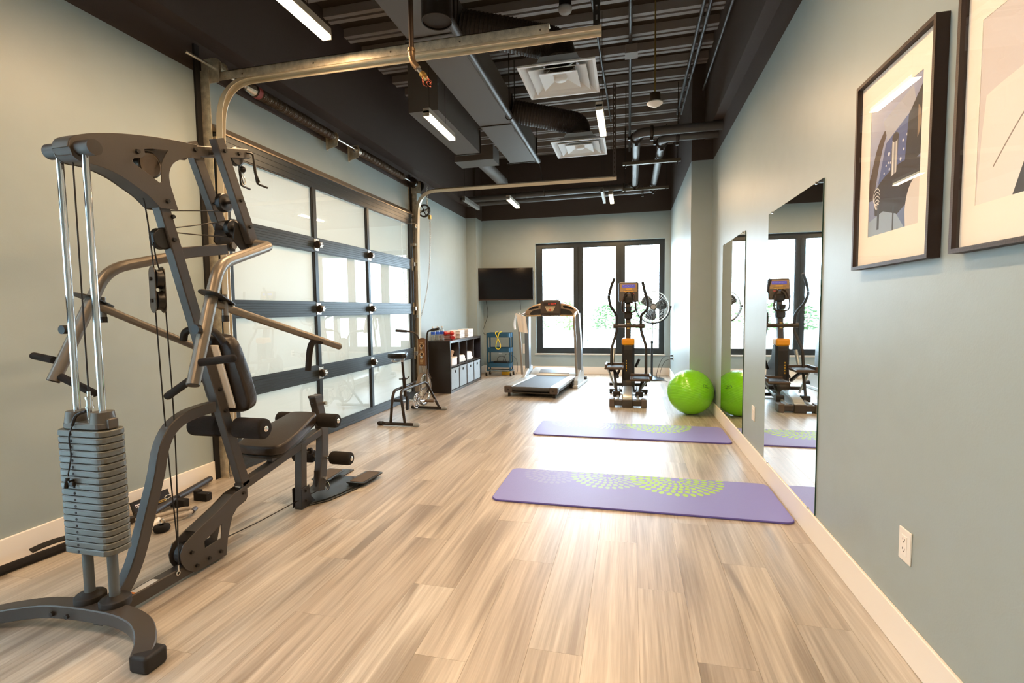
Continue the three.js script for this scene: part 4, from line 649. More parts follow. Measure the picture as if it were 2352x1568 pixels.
{ // wall plates
  const t = thing('wall_outlet', 'white duplex wall outlet low on the near right wall', 'outlet', [XR, 0.35, -2.06]), x = XR - 0.006;
  W('plate', rb(x, XR, 0.35, 0.472, -2.1, -2.02, 0.003), M.white, t);
  W('receptacle', rb(x - 0.002, x + 0.002, 0.374, 0.448, -2.077, -2.043, 0.001, 1), mat('#f3f0ea', 0.35), t);
  for (const y of [0.394, 0.43]) { W('slot', bx(x - 0.0026, x, y, y + 0.008, -2.069, -2.067), M.blk, t); W('slot', bx(x - 0.0026, x, y, y + 0.007, -2.055, -2.053), M.blk, t); W('ground_hole', cyl([x - 0.0026, y - 0.006, -2.061], [x, y - 0.006, -2.061], 0.0026, 0.0026, 10), M.blk, t); }
  const b = thing('wall_plate', 'white wall plate between the two mirrors', 'outlet', [XR, 0.36, -4.38]);
  W('plate', rb(x, XR, 0.36, 0.482, -4.43, -4.335, 0.003), M.white, b); W('paddle', rb(x - 0.002, x + 0.002, 0.388, 0.454, -4.4, -4.365, 0.001, 1), mat('#f3f0ea', 0.35), b);
  const c = thing('wall_outlet', 'small white outlet on the end wall beside the treadmill rail', 'outlet', [-2.1, 0.4, ZB]);
  W('plate', rb(-2.14, -2.07, 0.4, 0.6, ZB, ZB + 0.012, 0.003), M.white, c); W('receptacle', rb(-2.122, -2.088, 0.43, 0.57, ZB + 0.011, ZB + 0.014, 0.001, 1), mat('#e9e6df', 0.35), c);
  const d = thing('wall_outlet', 'outlet with black plugs on the alcove wall by the fan', 'outlet', [XA, 0.37, -9.12]);
  W('plate', rb(XA - 0.006, XA, 0.36, 0.49, -9.16, -9.08, 0.003), M.white, d);
  for (const y of [0.395, 0.45]) W('plug', rb(XA - 0.05, XA - 0.004, y - 0.014, y + 0.014, -9.14, -9.1, 0.005), M.blk, d);
  W('power_cord', wire([[XA - 0.05, 0.45, -9.12], [XA - 0.16, 0.42, -9.15], [XA - 0.24, 0.25, -9.2], [XA - 0.27, 0.05, -9.22], [XA - 0.22, 0.006, -9.2]], 0.004), M.cable, d);
  W('power_cord', wire([[XA - 0.05, 0.395, -9.12], [XA - 0.13, 0.35, -9.15], [XA - 0.2, 0.2, -9.18], [XA - 0.22, 0.03, -9.15], [XA - 0.1, 0.006, -9.0]], 0.004), M.cable, d);
}
// ---------- on the floor: mats and ball ----------
const matArt = (flip) => canvasTex(1400, 500, (c, w, h) => {
  c.fillStyle = '#8488d2'; c.fillRect(0, 0, w, h);
  const petal = (x, y, a, l, wd, col) => { c.save(); c.translate(x, y); c.rotate(a); c.fillStyle = col; c.beginPath(); c.moveTo(0, -l / 2); c.bezierCurveTo(wd, -l / 4, wd, l / 4, 0, l / 2); c.bezierCurveTo(-wd, l / 4, -wd, -l / 4, 0, -l / 2); c.fill(); c.restore(); };
  const mandala = (cx, cy, R, col) => { for (let r = 40, k = 0; r < R; r += 34 + k * 2, k++) { const n = Math.round(2 * Math.PI * r / (24 + k * 3)); for (let i = 0; i < n; i++) { const a = (i + (k % 2) / 2) / n * 2 * Math.PI; petal(cx + r * Math.cos(a), cy + r * Math.sin(a), a + Math.PI / 2, 33 + k * 2, 13 + k * 1.1, col); } } };
  mandala(250, 60, 150, '#8f95d2'); mandala(560, 40, 200, '#98b8b4'); mandala(930, flip ? 40 : 30, 270, '#9fcf5e');
});
for (const [x0, x1, z0, z1, flip, label] of [[-0.925, 0.968, -3.845, -3.165, 0, 'purple yoga mat with lime floral print, nearer the camera'], [-0.985, 0.952, -5.595, -4.95, 1, 'purple yoga mat with lime floral print, further back by the ball']]) {
  const t = thing('yoga_mat', label, 'yoga mat', [(x0 + x1) / 2, 0, (z0 + z1) / 2], 'purple yoga mats'), out = roundRect(x0, x1, z0, z1, 0.06, 8);
  W('foam_body', plateY(out, 0.0005, 0.013, 0.003), mat('#5f58a8', 0.75), t);
  const g = new THREE.ShapeGeometry(shapeOf(roundRect(x0 + 0.004, x1 - 0.004, -z1 + 0.004, -z0 - 0.004, 0.058, 8))), p = g.attributes.position, u = g.attributes.uv;
  for (let i = 0; i < p.count; i++) u.setXY(i, (p.getX(i) - x0) / (x1 - x0), (p.getY(i) + z1) / (z1 - z0));
  W('printed_face', g.rotateX(-Math.PI / 2).translate(0, 0.0133, 0), mat('#ffffff', 0.5, 0, { map: matArt(flip), bumpMap: foamBump, bumpScale: 0.0004 }), t, 'lavender face with lime petal print');
}
{
  const r = 0.272, c = [0.716, r, -6.3], t = thing('exercise_ball', 'large glossy lime green exercise ball by the mirror', 'exercise ball', [c[0], 0, c[2]]);
  const ridge = dataTex(8, 512, grey((u, v) => 0.5 + 0.5 * Math.cos(v * 2 * Math.PI * 46)), false);
  W('ball', new THREE.SphereGeometry(r, 72, 48).rotateZ(0.25).translate(...c), mat('#7fd60a', 0.22, 0, { bumpMap: ridge, bumpScale: 0.0012, clearcoat: 0.3, clearcoatRoughness: 0.15 }), t);
  const art = canvasTex(256, 160, (g) => { g.clearRect(0, 0, 256, 160); g.fillStyle = '#0c2a06'; g.strokeStyle = '#0c2a06'; g.lineWidth = 9; g.beginPath(); g.arc(70, 76, 56, 2.1, 4.4); g.stroke(); g.font = 'bold 62px sans-serif'; g.fillText('FIT', 70, 78); g.font = 'bold 46px sans-serif'; g.fillText('SPORT', 66, 126); });
  const n = V(0.568, 0.361, 0.727).normalize(), tx = V(0.79, -0.1, -0.6).projectOnPlane(n).normalize(), ty = n.clone().cross(tx), g = new THREE.PlaneGeometry(0.1, 0.062, 14, 8), p = g.attributes.position;
  const roll = -0.16; const ax = tx.clone().multiplyScalar(Math.cos(roll)).addScaledVector(ty, Math.sin(roll)), ay = n.clone().cross(ax);
  for (let i = 0; i < p.count; i++) { const q = n.clone().multiplyScalar(r).addScaledVector(ax, p.getX(i)).addScaledVector(ay, p.getY(i)).normalize().multiplyScalar(r + 0.001); p.setXYZ(i, q.x + c[0], q.y + c[1], q.z + c[2]); }
  g.computeVertexNormals();
  W('printed_logo', g, mat('#ffffff', 0.4, 0, { map: art, transparent: true, alphaTest: 0.5 }), t);
}
// ---------- loose attachments along the left wall ----------
{
  const lat = thing('lat_bar', 'black foam-covered lat bar on the floor along the left baseboard', 'exercise bar', [-3.06, 0, -1.7]);
  W('foam_grip', tube([[-3.095, 0.024, -1.45], [-3.075, 0.024, -1.75], [-3.01, 0.024, -2.16]], 0.023, 0.3, 14), M.foam, lat);
  W('bar_end', tube([[-3.01, 0.024, -2.14], [-2.99, 0.022, -2.27]], 0.014, 0.1), M.darkSteel, lat);
  const fl = thing('ankle_strap', 'black padded strap lying on the foam bar by the baseboard', 'strap', [-3.1, 0.04, -1.93]);
  W('strap_pad', [sweep(new THREE.CatmullRomCurve3([V(-3.1, 0.05, -1.88), V(-3.09, 0.058, -1.92), V(-3.075, 0.062, -1.98), V(-3.06, 0.055, -2.06)]).getPoints(14), rect(0.045, 0.01, 0.004), [0.2, 1, 0])], M.blkMatte, fl);
  const tex = canvasTex(512, 128, (c, w, h) => { c.fillStyle = '#17141a'; c.fillRect(0, 0, w, h); c.fillStyle = '#e6e2ea'; c.font = 'bold 56px sans-serif'; c.fillText('T', 40, 70); c.fillRect(18, 24, 74, 10); c.fillRect(24, 44, 60, 8); c.fillText('T-BELT', 110, 72); c.fillRect(30, 96, 160, 9); });
  const bl = thing('lifting_belt', 'black belt with white lettering standing against the left baseboard', 'belt', [-3.02, 0, -2.42]);
  const z0 = -2.42, z1 = -2.68, g = new THREE.BoxGeometry(0.012, 0.1, z0 - z1).rotateZ(0.35).translate(-3.085, 0.052, (z0 + z1) / 2);
  W('belt', g, M.blkMatte, bl);
  W('print', new THREE.PlaneGeometry(z0 - z1 - 0.02, 0.08).rotateY(Math.PI / 2).translate(0.0067, 0, 0).rotateZ(0.35).translate(-3.085, 0.052, (z0 + z1) / 2), mat('#ffffff', 0.7, 0, { map: tex }), bl, 'white lettering');
  W('buckle', [rb(-3.03, -2.985, 0.01, 0.05, -2.36, -2.33, 0.006), ring(-2.99, 0.05, -2.37, 0.014, 0.003, 'x', 16, 6)], M.darkSteel, bl);
  const pu = thing('pull_up_bar', 'black doorway pull-up bar with foam blocks beside the left baseboard', 'pull-up bar', [-3.0, 0, -2.7]);
  W('main_tube', [tube([[-2.93, 0.05, -2.42], [-3.0, 0.05, -2.66], [-3.13, 0.035, -3.06]], 0.022, 0.1, 16), ball(-3.13, 0.035, -3.06, 0.022)], mat('#2a2a30', 0.5), pu);
  for (const [x, z] of [[-2.955, -2.64], [-2.9, -2.77]]) W('foam_block', [rb(x - 0.055, x + 0.055, 0.0, 0.055, z - 0.025, z + 0.025, 0.006), rb(x - 0.055, x - 0.02, 0.05, 0.07, z - 0.025, z + 0.025, 0.006)], M.foam, pu, 'black foam block');
  W('handle_loop', tube([[-2.9, 0.03, -2.42], [-2.83, 0.03, -2.56], [-2.765, 0.03, -2.57], [-2.73, 0.03, -2.5], [-2.8, 0.03, -2.38]], 0.014, 0.035, 12), mat('#a79f96', 0.55), pu, 'grey foam handle loop');
  W('handle_end', [cyl([-2.762, 0.03, -2.578], [-2.74, 0.03, -2.53], 0.016)], mat('#4b4b55', 0.4), pu);
  const wh = thing('rope_handle', 'white plastic handle lying behind the multi-gym', 'handle', [-2.84, 0, -2.33]);
  W('grip', [cyl([-2.86, 0.018, -2.40], [-2.81, 0.018, -2.31], 0.018, 0.015), ball(-2.86, 0.018, -2.40, 0.018)], M.white, wh); W('grip_end', cyl([-2.88, 0.018, -2.16], [-2.83, 0.018, -2.12], 0.018, 0.016), M.white, wh);
  const an = thing('ankle_cuff', 'small black ankle cuff with a metal ring behind the rear tube', 'strap', [-2.72, 0, -2.3]);
  W('cuff', [lathe([[0.012, 0], [0.038, 0.004], [0.045, 0.02], [0.04, 0.036], [0.014, 0.04]], -2.73, 0, -2.31, 20)], M.foam, an); W('d_ring', ring(-2.745, 0.048, -2.33, 0.018, 0.003, 'z', 18, 6), M.zinc, an);
  const ch = thing('quick_link', 'small steel snap links on the foam block by the baseboard', 'snap hook', [-2.97, 0.07, -2.55]);
  W('link', ring(0, 0, 0, 0.014, 0.003, 'y', 18, 6).scale(1, 1, 1.8).translate(-2.985, 0.076, -2.54), M.brass, ch); W('link', ring(0, 0, 0, 0.012, 0.003, 'x', 18, 6).scale(1, 1, 1.8).translate(-2.99, 0.086, -2.585), M.zinc, ch);
}
// ---------- exercise bike ----------
{
  const X = -2.57, t = thing('exercise_bike', 'old upright exercise bike with a spoked wheel and brown console', 'exercise bike', [X, 0, -5.5]), D = mat('#35302d', 0.4, 0.4);
  for (const [z, a, b] of [[-5.06, -2.785, -2.315], [-6.0, -2.805, -2.35]]) { const f = W('floor_bar', cyl([a, 0.025, z], [b, 0.025, z], 0.019, 0.019, 16), D, t); for (const [x, s] of [[a, 1], [b, -1]]) W('end_cap', [cyl([x - s * 0.004, 0.025, z], [x + s * 0.045, 0.025, z], 0.024), ball(x - s * 0.003, 0.025, z, 0.023)], s > 0 ? M.rubber : mat('#8d959b', 0.4), f); }
  W('frame_hoop', tube([[-2.468, 0.03, -5.06], [-2.5, 0.405, -5.03], [-2.5, 0.41, -5.74], [-2.43, 0.03, -6.0]], 0.016, 0.07, 14), M.darkSteel, t);
  W('frame_hoop', tube([[-2.645, 0.03, -5.06], [-2.6, 0.32, -5.03], [-2.6, 0.40, -5.08], [-2.62, 0.41, -5.74], [-2.73, 0.03, -6.0]], 0.016, 0.06, 14), D, t);
  W('seat_post', [cyl([X, 0.3, -5.30], [X, 0.5, -5.275], 0.02), cyl([X, 0.48, -5.28], [X, 0.74, -5.235], 0.0135)], M.darkSteel, t);
  W('clamp_lever', [cyl([X, 0.495, -5.277], [X, 0.52, -5.274], 0.024), cyl([X - 0.06, 0.505, -5.27], [X + 0.04, 0.51, -5.27], 0.006), cyl([X + 0.04, 0.51, -5.27], [X + 0.06, 0.535, -5.29], 0.006)], M.darkSteel, t);
  const sd = smooth2([[-0.105, 0.1], [-0.11, 0.04], [-0.06, -0.03], [-0.03, -0.1], [-0.022, -0.17], [0, -0.185], [0.022, -0.17], [0.03, -0.1], [0.06, -0.03], [0.11, 0.04], [0.105, 0.1], [0.05, 0.125], [-0.05, 0.125]], 48);
  const s = W('saddle', plateY(sd.map(([x, z]) => [X + x, -5.19 + z]).reverse(), 0.765, 0.82, 0.018, 4), mat('#141212', 0.25), t);
  W('seat_springs', [ring(X - 0.055, 0.745, -5.12, 0.022, 0.005, 'y', 16, 6), ring(X + 0.055, 0.745, -5.12, 0.022, 0.005, 'y', 16, 6), ring(X - 0.055, 0.732, -5.12, 0.022, 0.005, 'y', 16, 6), ring(X + 0.055, 0.732, -5.12, 0.022, 0.005, 'y', 16, 6), wire([[X - 0.055, 0.722, -5.12], [X - 0.02, 0.73, -5.22], [X, 0.76, -5.33]], 0.005), wire([[X + 0.055, 0.722, -5.12], [X + 0.02, 0.73, -5.22], [X, 0.76, -5.33]], 0.005)], M.chrome, s);
  // wheel, fender, chain ring
  const wc = [X, 0.298, -5.845], R = 0.185;
  const w = W('wheel', [ring(...wc, R, 0.011, 'x', 48, 8)], M.chrome, t);
  W('tyre', [ring(0, 0, 0, R + 0.014, 0.016, 'x', 48, 10).translate(...wc)], mat('#5c564d', 0.6), w);
  const sp = []; for (let k = 0; k < 18; k++) { const a = k / 18 * 2 * Math.PI, b = a + (k % 2 ? 0.5 : -0.5); sp.push(cyl([X + (k % 2 ? 0.018 : -0.018), wc[1] + 0.02 * Math.cos(b), wc[2] + 0.02 * Math.sin(b)], [X, wc[1] + R * Math.cos(a), wc[2] + R * Math.sin(a)], 0.0018, 0.0018, 5)); }
  W('spokes', sp, M.zinc, w); W('hub', cyl([X - 0.04, wc[1], wc[2]], [X + 0.04, wc[1], wc[2]], 0.016), M.chrome, w);
  const fp = []; for (let i = 0; i <= 20; i++) { const a = -0.5 + i / 20 * 2.6; fp.push(V(X, wc[1] + 0.215 * Math.sin(a + 0.5), wc[2] + 0.215 * Math.cos(a + 0.5))); }
  W('fender', sweep(fp, rect(0.05, 0.004, 0.001), [1, 0.01, 0.01].reverse()), mat('#7d7468', 0.4, 0.3), t);
  W('fork', [tube([[X + 0.045, 0.56, -5.83], [X + 0.045, 0.5, -5.84], [X + 0.045, 0.29, -5.845]], 0.011, 0.03), tube([[X - 0.045, 0.56, -5.83], [X - 0.045, 0.5, -5.84], [X - 0.045, 0.29, -5.845]], 0.011, 0.03)], M.pewter, t);
  const cr = [X + 0.035, 0.205, -5.53];
  const c = W('chain_ring', [ring(...cr, 0.085, 0.006, 'x', 40, 6), ring(...cr, 0.06, 0.004, 'x', 30, 6), ...Array.from({ length: 5 }, (_, i) => cyl(cr, [cr[0], cr[1] + 0.085 * Math.cos(i * 1.257), cr[2] + 0.085 * Math.sin(i * 1.257)], 0.006, 0.004, 6)), cyl([X - 0.08, cr[1], cr[2]], [X + 0.08, cr[1], cr[2]], 0.014)], M.chrome, t);
  W('chain_guard', [rb(X - 0.03, X - 0.005, 0.12, 0.34, -5.42, -5.36, 0.008)], M.blk, t);
  W('chain', [cyl([cr[0], cr[1] + 0.085, cr[2]], [cr[0], wc[1] + 0.035, wc[2]], 0.005), cyl([cr[0], cr[1] - 0.085, cr[2]], [cr[0], wc[1] - 0.035, wc[2]], 0.005)], M.darkSteel, c);
  for (const s2 of [1, -1]) { const x = X + s2 * 0.075, a = W('crank', [cyl([x, cr[1], cr[2]], [x + s2 * 0.02, cr[1] - s2 * 0.02, cr[2] - s2 * 0.12], 0.009)], M.chrome, t); W('pedal', [rb(x + s2 * 0.025, x + s2 * 0.145, cr[1] - s2 * 0.02 - 0.014, cr[1] - s2 * 0.02 + 0.014, cr[2] - s2 * 0.12 - 0.035, cr[2] - s2 * 0.12 + 0.035, 0.008)], s2 > 0 ? mat('#5a4a38', 0.6) : M.rubber, a); }
  // console and bars
  const pan = canvasTex(128, 512, (g, w2, h) => { g.fillStyle = '#6b4c28'; g.fillRect(0, 0, w2, h); g.strokeStyle = '#d9c79b'; g.fillStyle = '#17120c'; g.lineWidth = 7; for (const y of [120, 290]) { g.beginPath(); g.arc(64, y, 36, 0, 7); g.stroke(); g.beginPath(); g.arc(64, y, 20, 0, 7); g.fill(); g.fillStyle = '#cdbb8f'; g.fillRect(34, y - 64, 60, 6); g.fillStyle = '#17120c'; } g.fillStyle = '#c9b481'; for (let i = 0; i < 4; i++) g.fillRect(30, 390 + i * 26, 68 - i * 6, 8); });
  const con = W('console', [rb(X - 0.052, X + 0.048, 0.60, 0.945, -5.86, -5.80, 0.006), rb(X - 0.03, X + 0.025, 0.94, 0.955, -5.85, -5.815, 0.006)], mat('#5b4126', 0.45), t);
  W('console_face', new THREE.PlaneGeometry(0.092, 0.325).translate(X - 0.002, 0.772, -5.798), mat('#ffffff', 0.4, 0, { map: pan }), con, 'brown panel with two round dials');
  for (const y of [0.715, 0.827]) W('dial_knob', cyl([X - 0.002, y + 0.0, -5.799], [X - 0.002, y, -5.782], 0.018, 0.015, 18), M.zinc, con);
  W('column', [rb(X - 0.045, X + 0.04, 0.50, 0.605, -5.87, -5.80, 0.006), cyl([X + 0.02, 0.52, -5.795], [X + 0.0, 0.6, -5.795], 0.01), cyl([X + 0.02, 0.53, -5.79], [X + 0.02, 0.55, -5.79], 0.014)], mat('#8d8a84', 0.4, 0.4), t);
  W('handlebar', [tube([[X + 0.055, 0.5, -5.85], [X + 0.055, 0.99, -5.85], [X + 0.075, 1.04, -5.83], [X + 0.14, 1.055, -5.80], [X + 0.245, 1.072, -5.78]], 0.0115, 0.05, 12), tube([[X - 0.06, 0.6, -5.85], [X - 0.06, 0.95, -5.85], [X - 0.09, 1.01, -5.84], [X - 0.15, 1.035, -5.82], [X - 0.33, 1.052, -5.76]], 0.0115, 0.05, 12)], M.darkSteel, t);
  for (const [a, b] of [[[X + 0.14, 1.055, -5.80], [X + 0.247, 1.073, -5.78]], [[X - 0.2, 1.039, -5.803], [X - 0.335, 1.053, -5.758]]]) W('hand_grip', cyl(a, b, 0.0165), M.rubber, t);
}
// ---------- cube shelf and what is on it ----------
{
  const x0 = -3.12, x1 = -2.72, z0 = -7.205, z1 = -8.835, h = 0.825, w = 0.04, D = mat('#1e1918', 0.3), E2 = mat('#3a3637', 0.22);
  const t = thing('cube_shelf', 'black-brown cube shelf with eight compartments under the left wall', 'shelf', [(x0 + x1) / 2, 0, (z0 + z1) / 2]);
  W('side_panel', rb(x0, x1, 0, h, z0 - w, z0, 0.002, 1), D, t); W('side_panel', rb(x0, x1, 0, h, z1, z1 + w, 0.002, 1), D, t);
  W('top_panel', rb(x0, x1, h - w, h, z1 + w, z0 - w, 0.002, 1), E2, t); W('bottom_panel', rb(x0, x1, 0, w, z1 + w, z0 - w, 0.002, 1), E2, t);
  W('middle_shelf', rb(x0, x1, 0.405, 0.423, z1 + w, z0 - w, 0.002, 1), E2, t); W('back_board', bx(x0, x0 + 0.004, w, h - w, z1 + w, z0 - w), D, t);
  const cw = (z0 - z1 - 2 * w) / 4, cz = (k) => z0 - w - (k + 0.5) * cw;
  for (let k = 1; k < 4; k++) W('divider', rb(x0, x1 - 0.002, w, h - w, z0 - w - k * cw - 0.009, z0 - w - k * cw + 0.009, 0.001, 1), E2, t);
  const wv = mat('#e9f2f5', 0.6, 0, { map: weaveTex(5, [120, 130, 136], [250, 252, 255]), bumpMap: weaveTex(6, [0, 0, 0], [255, 255, 255]), bumpScale: 0.003 });
  const spots = ['nearest the bike', 'second from the bike', 'third from the bike', 'furthest from the bike'];
  for (let k = 0; k < 4; k++) {
    const b = thing('storage_basket', 'grey-blue woven storage basket in the bottom row, ' + spots[k], 'basket', [(x0 + x1) / 2, w, cz(k)], 'woven baskets in the shelf'), a = cz(k) - cw / 2 + 0.016, e = cz(k) + cw / 2 - 0.016;
    W('basket_body', [rb(x0 + 0.05, x1 - 0.006, w + 0.002, 0.375, a, e, 0.012)], wv, b);
    W('rim', [rb(x1 - 0.014, x1 - 0.003, 0.36, 0.384, a, e, 0.005), rb(x0 + 0.05, x1 - 0.006, 0.368, 0.384, e - 0.012, e, 0.004), rb(x0 + 0.05, x1 - 0.006, 0.368, 0.384, a, a + 0.012, 0.004)], wv, b);
    W('handle_slot', rb(x1 - 0.008, x1 - 0.0025, 0.305, 0.345, cz(k) - 0.035, cz(k) + 0.035, 0.004), M.blkMatte, b);
  }
  const towel = mat('#f3f0ee', 0.95, 0, { bumpMap: foamBump, bumpScale: 0.002 }), cloth = mat('#f1efee', 0.9, 0, { bumpMap: foamBump, bumpScale: 0.003 });
  const f0 = 0.423;
  const wb = thing('white_basket', 'white plastic basket of rolled towels in the first open compartment', 'basket', [x1 - 0.15, f0, cz(0)]);
  W('basket_body', [plateY(roundRect(x1 - 0.27, x1 - 0.02, cz(0) - 0.15, cz(0) + 0.12, 0.03), f0 + 0.001, f0 + 0.12, 0.004)], mat('#f0eef2', 0.5), wb);
  W('rim', plateY(roundRect(x1 - 0.275, x1 - 0.015, cz(0) - 0.155, cz(0) + 0.125, 0.03), f0 + 0.11, f0 + 0.125, 0.004), M.white, wb);
  for (const [dz, dy, rr, lab] of [[-0.1, 0.17, 0.07, 'rolled peach towel standing up in the white basket'], [0.06, 0.14, 0.055, 'rolled white towel in front of the peach one in the white basket']]) one('rolled_towel', [cyl([x1 - 0.16, f0 + 0.126, cz(0) + dz], [x1 - 0.12, f0 + dy + 0.04, cz(0) + dz - 0.02], rr * 0.9, rr * 0.75, 18), ball(x1 - 0.12, f0 + dy + 0.035, cz(0) + dz - 0.02, rr * 0.74, 16, 0.6)], dy > 0.16 ? mat('#e6cdb6', 0.9) : cloth, lab, 'towel');
  for (const [k, hh] of [[1, 0.125], [2, 0.15]]) {
    const b = thing('cloth_bin', 'white lace-edged cloth bundle in the ' + (k === 1 ? 'second' : 'third') + ' open compartment', 'cloth bin', [x1 - 0.12, f0, cz(k)], 'white cloth bundles');
    W('bundle', rb(x1 - 0.25, x1 - 0.02, f0 + 0.001, f0 + hh, cz(k) - 0.165, cz(k) + 0.165, 0.035, 5), cloth, b);
    const lace = []; for (let i = 0; i < 7; i++) lace.push(cyl([x1 - 0.022, f0 + 0.04, cz(k) - 0.14 + i * 0.046], [x1 - 0.016, f0 + 0.04, cz(k) - 0.14 + i * 0.046], 0.024, 0.02, 10)); W('lace_edge', lace, M.white, b);
  }
  const sh = thing('sport_shoe', 'white and purple sports shoe leaning in the fourth open compartment', 'shoe', [x1 - 0.1, f0, cz(3) + 0.08]);
  W('upper', [plateX(smooth2([[cz(3) + 0.11, f0 + 0.01], [cz(3) + 0.13, f0 + 0.08], [cz(3) + 0.12, f0 + 0.18], [cz(3) + 0.08, f0 + 0.22], [cz(3) + 0.03, f0 + 0.17], [cz(3) + 0.04, f0 + 0.06], [cz(3) + 0.02, f0 + 0.01]].reverse(), 36), x1 - 0.14, x1 - 0.06, 0.012)], mat('#e4e0ea', 0.7), sh);
  W('collar', plateX(smooth2([[cz(3) + 0.1, f0 + 0.1], [cz(3) + 0.105, f0 + 0.17], [cz(3) + 0.075, f0 + 0.195], [cz(3) + 0.05, f0 + 0.16], [cz(3) + 0.065, f0 + 0.11]].reverse(), 24), x1 - 0.063, x1 - 0.055, 0.002), mat('#7d2c78', 0.7), sh); W('sole', rb(x1 - 0.145, x1 - 0.055, f0, f0 + 0.012, cz(3) + 0.01, cz(3) + 0.12, 0.004), M.white, sh);
  // on top
  const stack = (name, label, cx, cz2, sx, sz, n, th, m) => { const s = thing(name, label, 'towel stack', [cx, h, cz2]); for (let i = 0; i < n; i++) W('folded_towel', [rb(cx - sx / 2 + (i % 2) * 0.004, cx + sx / 2, h + i * th + 0.0005, h + (i + 1) * th - 0.001, cz2 - sz / 2, cz2 + sz / 2 - (i % 3) * 0.006, th * 0.42, 3)], m, s); };
  stack('towel_stack', 'stack of folded white towels at the window end of the shelf top', -2.875, -8.4, 0.2, 0.3, 6, 0.0235, towel);
  stack('towel_stack', 'stack of folded white towels beside the pink ones on the shelf top', -2.93, -8.05, 0.24, 0.26, 6, 0.022, towel);
  stack('towel_stack', 'stack of folded pink towels behind the red dumbbells', -2.98, -7.76, 0.22, 0.26, 6, 0.02, mat('#dcae9f', 0.95, 0, { bumpMap: foamBump, bumpScale: 0.002 }));
  const water = mat('#dfe9ee', 0.12, 0, { transmission: 0.75, thickness: 0.0, ior: 1.4 }), lab = mat('#2f62d8', 0.4);
  [[-3.05, -7.33, 'leftmost'], [-3.0, -7.4, 'middle'], [-2.95, -7.47, 'rightmost']].forEach(([x, z, p]) => {
    const b = thing('water_bottle', p + ' of the three clear water bottles with blue labels on the shelf', 'bottle', [x, h, z], 'water bottles on the shelf');
    W('bottle', lathe([[0, 0.001], [0.03, 0.002], [0.033, 0.01], [0.031, 0.03], [0.033, 0.045], [0.031, 0.06], [0.033, 0.08], [0.033, 0.14], [0.028, 0.17], [0.014, 0.195], [0.013, 0.205]], x, h, z, 24), water, b);
    W('label', cyl([x, h + 0.095, z], [x, h + 0.138, z], 0.0336, 0.0336, 24, true), lab, b, 'blue paper label'); W('cap', cyl([x, h + 0.2, z], [x, h + 0.222, z], 0.0145), M.white, b);
  });
  const dbm = mat('#c22a2a', 0.3);
  for (const [x, z, y, a, p] of [[-2.83, -7.6, 0.034, 0.5, 'red dumbbell lying at the front edge of the shelf top'], [-2.86, -7.52, 0.103, -0.7, 'red dumbbell resting across the other one on the shelf']]) {
    const d = thing('dumbbell', p, 'dumbbell', [x, h + y, z], 'red dumbbells'); d.rotation.y = a;
    L('handle', new THREE.CylinderGeometry(0.015, 0.015, 0.1, 14).rotateX(Math.PI / 2), dbm, d); for (const s of [-1, 1]) L('weight_head', new THREE.CylinderGeometry(0.033, 0.033, 0.045, 6).rotateX(Math.PI / 2).translate(0, 0, s * 0.06), dbm, d);
  }
}
